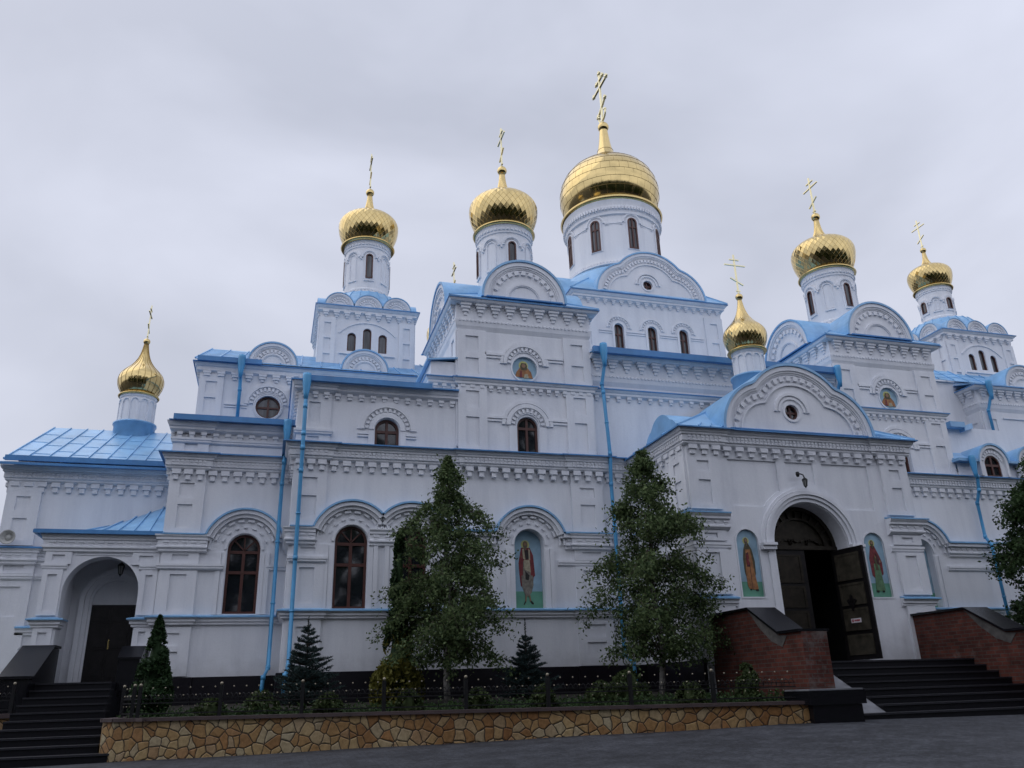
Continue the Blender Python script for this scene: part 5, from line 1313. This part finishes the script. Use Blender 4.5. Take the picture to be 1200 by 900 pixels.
a = MB(); a.F = left(0); a.prism([(-23.5, 2.904), (-22.78, 2.904), (-22.26, 2.62), (-22.26, 2.67), (-22.78, 2.955), (-23.5, 2.955)], 2.90, 3.44); a.build('coping', 'black_granite', tt)

# ------------------------------------------------------------------ entrance steps, brick flank walls, pedestal
t = thing('steps', 'wide dark granite steps up to the open entrance door', 'steps', (14.2, 16, .9))
st = MB(); nst = 8; zt, zb_ = 2.07, .87; yt, yb = 16.8, 14.55
for i in range(nst):
    z1 = zt-(zt-zb_)*i/nst; yfr = yt-(yt-yb)*i/(nst-1); xL = 11.0 if i == nst-1 else 12.05; xR = 16.45 if i < 5 else 18
    if i == 0: xL = 11.05
    st.F = front(yfr); st.box(xL, xR, .3, z1-.035, -(19.3-yfr) if i == 0 else -(yt-yfr)-.05, 0); st.cur = 1; st.box(xL, xR, z1-.035, z1, -(19.3-yfr) if i == 0 else -.42, .025); st.cur = 0
st.build('treads', ['step_granite', 'tread_granite'], t)
a = MB(); a.F = left(0); a.prism([(-16.85, 2.05), (-14.60, .91), (-14.60, .6), (-16.85, .6)], -12.05, -11.02); a.build('ramp', 'grey_concrete', t)
def brick_wall(x0, x1, label, pts):
    tt = thing('brick_wall', label, 'wall', ((x0+x1)/2, 16.5, 1))
    lo = .6; n = len(pts); quads = []
    for X in (x0, x1):
        for (ya, za), (yb2, zb2) in zip(pts, pts[1:]):
            quads.append(([(X, ya, lo), (X, yb2, lo), (X, yb2, zb2), (X, ya, za)], [(ya, lo), (yb2, lo), (yb2, zb2), (ya, za)]))
    ends = []
    for (yy, zz) in (pts[0], pts[-1]): ends.append(([(x0, yy, lo), (x1, yy, lo), (x1, yy, zz), (x0, yy, zz)], [(x0, lo), (x1, lo), (x1, zz), (x0, zz)]))
    uvmesh('brickwork', 'old_brick', tt, quads); uvmesh('worn_end', 'worn_brick', tt, ends)
    mo = MB(); mo.F = left(0)                       # cement bed under the slope
    mo.prism([(-16.78, 3.19), (-15.72, 2.59), (-15.40, 2.56), (-15.62, 2.34), (-16.0, 2.48), (-16.4, 2.78), (-16.62, 3.02)][::1], -x1-.012, -x0+.012); mo.build('cement_patch', 'old_cement', tt)
    c = MB(); c.F = left(0)
    top = [(-y, z) for y, z in pts]
    c.prism([(u, z+.003) for u, z in top]+[(u, z+.055) for u, z in top[::-1]], -x1-.07, -x0+.07); c.build('coping', 'black_granite', tt)
bp = [(18.56, 3.20), (16.72, 3.20), (15.66, 2.60), (14.9, 2.60)]
brick_wall(10.42, 11.02, 'worn red brick flank wall left of the entrance steps', bp)
brick_wall(16.45, 17.05, 'red brick flank wall right of the entrance steps with sloped black coping', [(18.56, 3.20), (16.72, 3.20), (15.66, 2.60), (13.9, 2.60)])
t = thing('pedestal', 'squat black granite pedestal in front of the left brick wall', 'pedestal', (10.45, 14.5, .9))
a = MB(); a.F = front(14.12); a.box(9.88, 10.98, .6, 1.22, -.76, 0); a.build('base', 'black_granite', t)
a = MB(); a.F = front(14.08); a.box(9.80, 11.06, 1.223, 1.47, -.80, 0); a.build('cap', 'black_granite', t)
a = MB(); a.F = front(14.10); a.box(9.83, 11.03, 1.473, 1.50, -.78, 0); a.build('slab', 'grey_concrete', t)

# ------------------------------------------------------------------ plants
def leafcloud(name, mat, parent, pts, size, rnd, flat=.0, aspect=1.6):
    V, F = [], []
    for p in pts:
        s = size*rnd.uniform(.65, 1.3)
        a = Vector((rnd.gauss(0, 1), rnd.gauss(0, 1), rnd.gauss(0, 1)-.3)).normalized(); b = a.cross(Vector((rnd.gauss(0, 1), rnd.gauss(0, 1), rnd.gauss(0, 1)))).normalized()
        k = len(V); p = Vector(p)
        V += [p-a*s*.5*aspect, p+b*s*.42, p+a*s*.5*aspect, p-b*s*.42]; F.append((k, k+1, k+2, k+3))
    me = bpy.data.meshes.new(name); me.from_pydata([tuple(v) for v in V], [], F); me.materials.append(MATS[mat])
    o = bpy.data.objects.new(name, me); col.objects.link(o)
    if parent: o.parent = parent; o.matrix_parent_inverse = parent_inv(parent)
    return o
def birch(x, y, z0, top, prof, label, seed, nl, size=.075, leafmat='birch_leaf', lean=(0, 0), bark='birch_bark_dark'):
    """prof(z) -> crown radius"""
    rnd = random.Random(seed); t = thing('birch_tree' if leafmat == 'birch_leaf' else 'leafy_tree', label, 'tree', (x, y, z0), 'birches in the planter bed' if leafmat == 'birch_leaf' else None)
    H = top-z0
    tp = [Vector((x+lean[0]*(k/10)**1.5+.05*math.sin(k*1.3+seed), y+lean[1]*(k/10)**1.5+.05*math.cos(k*1.7), z0-.1+(H+.05)*k/10)) for k in range(11)]
    tr = MB(); tr.tube(tp, [.075*(1-k/10.6)+.004 for k in range(11)], 8); tr.build('trunk', bark, t)
    br = MB(); pts = []
    nb = 84
    for i in range(nb):
        q = .14+.84*((i+rnd.random()*.6)/nb)**1.18; z = z0+H*q; k = min(9.99, q*10); b0 = tp[int(k)].lerp(tp[int(k)+1], k-int(k))
        az = i*2.4+rnd.uniform(-.9, .9); R = prof(min(top-.05, z+.25))*rnd.choice((.55, .72, .85, .93, 1.0, 1.12))
        rise = R*rnd.uniform(.45, 1.05)
        if q > .85: rise *= 1.6
        D = Vector((math.cos(az), math.sin(az), 0))
        P = [b0+D*R*s+Vector((0, 0, rise*math.sin(s*2.0)*.9-.35*R*s*s)) for s in (0, .25, .5, .75, 1)]
        br.tube(P, [.020*(1-q*.6), .014, .010, .007, .004], 5)
        nt_ = max(4, int(11*R))
        bare = rnd.random() < .07
        for j in range(nt_ if not bare else nt_//3):
            s = rnd.uniform(.22, 1); kk = min(3.999, s*4); c0 = P[int(kk)].lerp(P[int(kk)+1], kk-int(kk))
            dv = (D*rnd.uniform(.1, .9)+Vector((rnd.gauss(0, .6), rnd.gauss(0, .6), rnd.uniform(-.7, .35)))).normalized(); ln_ = rnd.uniform(.18, .5)*(.22+.78*R)
            e_ = c0+dv*ln_+Vector((0, 0, -.25*ln_)); br.tube([c0, c0.lerp(e_, .5)+Vector((0, 0, .03)), e_], [.005, .004, .002], 3)
            for l in range(max(4, int(nl/(nb*nt_)*min(1.25, .16+R*.85)))):
                u = rnd.uniform(.1, 1.08); pts.append(c0.lerp(e_, u)+Vector((rnd.gauss(0, .085), rnd.gauss(0, .085), rnd.gauss(-.05, .09))))
    for i in range(int(nl*.02)):
        z = rnd.uniform(top-.55, top); a = rnd.random()*6.28; rr = prof(z)*rnd.random()*.8+.03; pts.append(Vector((tp[-1].x+rr*math.cos(a), tp[-1].y+rr*math.sin(a), z)))
    br.build('limbs', 'brown_bark', t)
    leafcloud('crown', leafmat, t, pts, size, rnd)
def prof1(z):   # metres
    pts = ((1.7, .3), (2.2, 1.1), (2.9, 1.5), (3.6, 1.55), (4.4, 1.38), (5.2, 1.08), (6.0, .74), (6.6, .44), (7.2, .08), (9, .05))
    for (a, p), (b, q) in zip(pts, pts[1:]):
        if z <= b: return p+(q-p)*max(0, (z-a)/(b-a))
    return .05
birch(4.08, 19.6, 1.40, 7.28, prof1, 'young birch in front of the arched windows, left of the saint icon', 3, 34000, .056)
def prof2(z):
    pts = ((1.7, .3), (2.2, 1.0), (2.9, 1.4), (3.6, 1.46), (4.4, 1.3), (5.2, 1.08), (6.0, .80), (6.6, .52), (7.0, .20), (7.4, .06), (9, .05))
    for (a, p), (b, q) in zip(pts, pts[1:]):
        if z <= b: return p+(q-p)*max(0, (z-a)/(b-a))
    return .05
birch(8.80, 18.1, 1.36, 7.25, prof2, 'bushy young birch beside the entrance, right of the saint icon', 11, 36000, .056)
def prof3(z):
    pts = ((1.4, .6), (2.2, 1.7), (3.4, 2.2), (4.4, 2.1), (5.6, 1.75), (6.8, 1.2), (7.6, .6), (8.3, .1), (10, .05))
    for (a, p), (b, q) in zip(pts, pts[1:]):
        if z <= b: return p+(q-p)*max(0, (z-a)/(b-a))
    return .05
birch(22.1, 18.1, 1.1, 7.9, prof3, 'dark leafy tree at the right edge beyond the brick wall', 5, 100000, .068, 'dark_leaf', bark='brown_bark')

def spruce(x, y, z0, top, R, label, seed, leader):
    rnd = random.Random(seed); t = thing('spruce_tree', label, 'tree', (x, y, z0), 'small blue spruces along the wall'); H = top-z0
    tr = MB(); tr.tube([(x, y, z0-.1), (x+.01, y, z0+H*.5), (x, y, top)], [.035, .02, .006], 6); tr.build('trunk', 'brown_bark', t)
    V, F = [], []
    def needle(p, dv, s):
        sd_ = dv.cross(Vector((rnd.gauss(0, 1), rnd.gauss(0, 1), rnd.gauss(0, 1)))).normalized()*s*.16; k = len(V)
        V.extend([p-sd_, p+sd_, p+dv*s]); F.append((k, k+1, k+2))
    nw = 15; br = MB()
    for w_ in range(nw):
        q = (w_+.2)/nw; z = z0+.12+(H-leader-.1)*q; L = R*(1-q)**.85+.05
        nbr = 8 if w_ < 11 else 5
        for i in range(nbr):
            az = 2*PI*i/nbr+w_*.7+rnd.uniform(-.2, .2); D = Vector((math.cos(az), math.sin(az), 0)); l = L*rnd.uniform(.62, 1.15); zz_ = z+rnd.uniform(-.06, .06); ri_ = rnd.uniform(-.08, .22)
            P = [Vector((x, y, zz_))+D*l*s+Vector((0, 0, l*(ri_*s+.22*s*s))) for s in (0, .35, .7, 1)]
            br.tube(P, [.010, .008, .006, .003], 4)
            side = Vector((-D.y, D.x, 0))
            segs = [(P[0].lerp(P[3], s0), P[3]) for s0 in (0,)]
            for s0 in (.3, .5, .7, .85):
                for sg in (-1, 1):
                    a = P[0].lerp(P[3], s0); segs.append((a, a+(D*.6+side*sg*.8).normalized()*l*(1.05-s0)*.6+Vector((0, 0, .02))))
            for a, b in segs:
                n = max(7, int((b-a).length*150))
                for j in range(n):
                    p = a.lerp(b, rnd.random()); ax = (b-a).normalized()
                    needle(p, (ax*.8+Vector((rnd.gauss(0, .6), rnd.gauss(0, .6), rnd.gauss(.15, .5)))).normalized(), .055)
    for j in range(int(260*leader)): needle(Vector((x, y, rnd.uniform(top-leader, top-.03))), Vector((rnd.gauss(0, 1), rnd.gauss(0, 1), 1.2)).normalized(), .05)
    br.build('branches', 'brown_bark', t)
    me = bpy.data.meshes.new('needles'); me.from_pydata([tuple(v) for v in V], [], F); me.materials.append(MATS['spruce_needles']); o = bpy.data.objects.new('needles', me); col.objects.link(o); o.parent = t; o.matrix_parent_inverse = parent_inv(t)
spruce(.84, 19.2, 1.38, 3.33, .78, 'small blue spruce beside the twin downpipes', 2, .22)
spruce(5.86, 19.2, 1.36, 3.25, .74, 'small blue spruce with a long bare leader below the saint icon', 8, .42)
def conifer(x, y, z0, top, R, label, seed, mats, n, name='thuja', shape=None, size=.075):
    rnd = random.Random(seed); t = thing(name, label, 'shrub' if top-z0 < 1.2 else 'tree', (x, y, z0), 'clipped shrubs behind the fence' if name == 'shrub' else None); H = top-z0
    tr = MB(); tr.tube([(x, y, z0-.1), (x, y, z0+H*.9)], [.05, .01], 6); tr.build('trunk', 'brown_bark', t)
    groups = [[] for _ in mats]
    sub = [(rnd.uniform(0, 6.28), rnd.uniform(.0, 1), rnd.uniform(.10, .22)) for _ in range(46)]
    for i in range(n):
        az, q, cl = rnd.choice(sub); q = min(.995, max(0, q+rnd.gauss(0, .035)))
        r = R*(shape(q) if shape else (1-q)**.75*(.55+.45*min(1, q*6))); rr = r*rnd.uniform(.72, 1.12)
        a = az+rnd.gauss(0, .28)
        g = 0 if len(mats) == 1 else (1 if q+rnd.gauss(0, .07) < .32 else 0)
        groups[g].append(Vector((x+rr*math.cos(a), y+rr*math.sin(a), z0+H*q)))
    for g, m_ in zip(groups, mats): leafcloud('foliage', m_, t, g, size, rnd, aspect=2.0)
    V = MB(); pr = [(max(.004, R*.5*(shape(q) if shape else (1-q)**.75*(.55+.45*min(1, q*6)))), z0+H*q) for q in [k/10 for k in range(11)]]
    V.lathe(pr, x, y, 14); V.build('inner_foliage', mats[0], t)
conifer(-2.28, 19.6, 1.36, 3.38, .46, 'narrow dark green thuja beside the left steps', 4, ['thuja_scales'], 10500, size=.05)
conifer(3.02, 20.4, 1.42, 5.55, .62, 'tall column thuja with golden base behind the left birch', 9, ['thuja_scales', 'golden_scales'], 13500, shape=lambda q: (1-q)**.5*(.55+.45*math.exp(-((q-.10)/.16)**2)), size=.06)
shr = [(-1.0, 18.35, .34, .30, 'low clipped shrub behind the fence nearest the narrow thuja'), (1.25, 17.65, .30, .34, 'dark rounded shrub behind the fence right of the first blue spruce'), (-.05, 18.5, .40, .42, 'wide dark green shrub by the downpipes behind the fence'),
       (2.75, 17.0, .27, .34, 'round shrub in front of the golden thuja behind the fence'), (4.1, 16.75, .28, .34, 'round shrub behind the fence in front of the left birch trunk'), (5.35, 16.4, .27, .36, 'pointed small shrub behind the fence below the saint icon'),
       (6.6, 16.5, .36, .40, 'low spreading shrub behind the fence right of the second blue spruce'), (7.55, 17.2, .5, .62, 'taller yellowish shrub behind the fence left of the right birch'), (8.1, 15.5, .30, .34, 'round shrub behind the fence below the right birch'), (9.35, 15.4, .26, .66, 'upright little shrub at the foot of the left brick wall')]
for i, (x, y, R, h, lab) in enumerate(shr):
    conifer(x, y, 1.24, 1.24+h+.12, R, lab, 40+i, ['shrub_leaf'], 1500, 'shrub', lambda q: math.sqrt(max(0, 1-q*q))*.98+.02, .05)
# flower bed greenery between shrubs: nobody could count it
rnd = random.Random(77); pts = []
for i in range(16000):
    tt_ = rnd.random(); o_ = .45+abs(rnd.gauss(0, 1.3)); p = wl(tt_, min(o_, 3.4)); pts.append(Vector((p.x, p.y, 1.25+abs(rnd.gauss(0, .10)))))
o = leafcloud('flower_bed', 'dark_leaf', None, pts, .045, rnd); tag(o, 'low dark ground cover filling the planter bed', 'ground cover', None, 'stuff')
# dark wood across the square, behind the viewer: shades the lower walls and shows in the glass and the gilding
rnd = random.Random(5); pts = []
for k in range(26):
    cx = -62+k*5.6+rnd.uniform(-1.5, 1.5); cyy = -12+rnd.uniform(-4, 2.5); h = rnd.uniform(18, 24)
    for i in range(820):
        a = rnd.random()*6.28; u = rnd.random()**.5; q = rnd.random(); r = 4.4*math.sin(PI*min(1, q*.85+.15))**.7*u; pts.append(Vector((cx+r*math.cos(a), cyy+r*math.sin(a), .3+h*q)))
o = leafcloud('far_wood', 'dark_leaf', None, pts, 1.15, rnd, aspect=1.2); tag(o, 'dark belt of leafy trees across the square', 'wood', None, 'stuff')
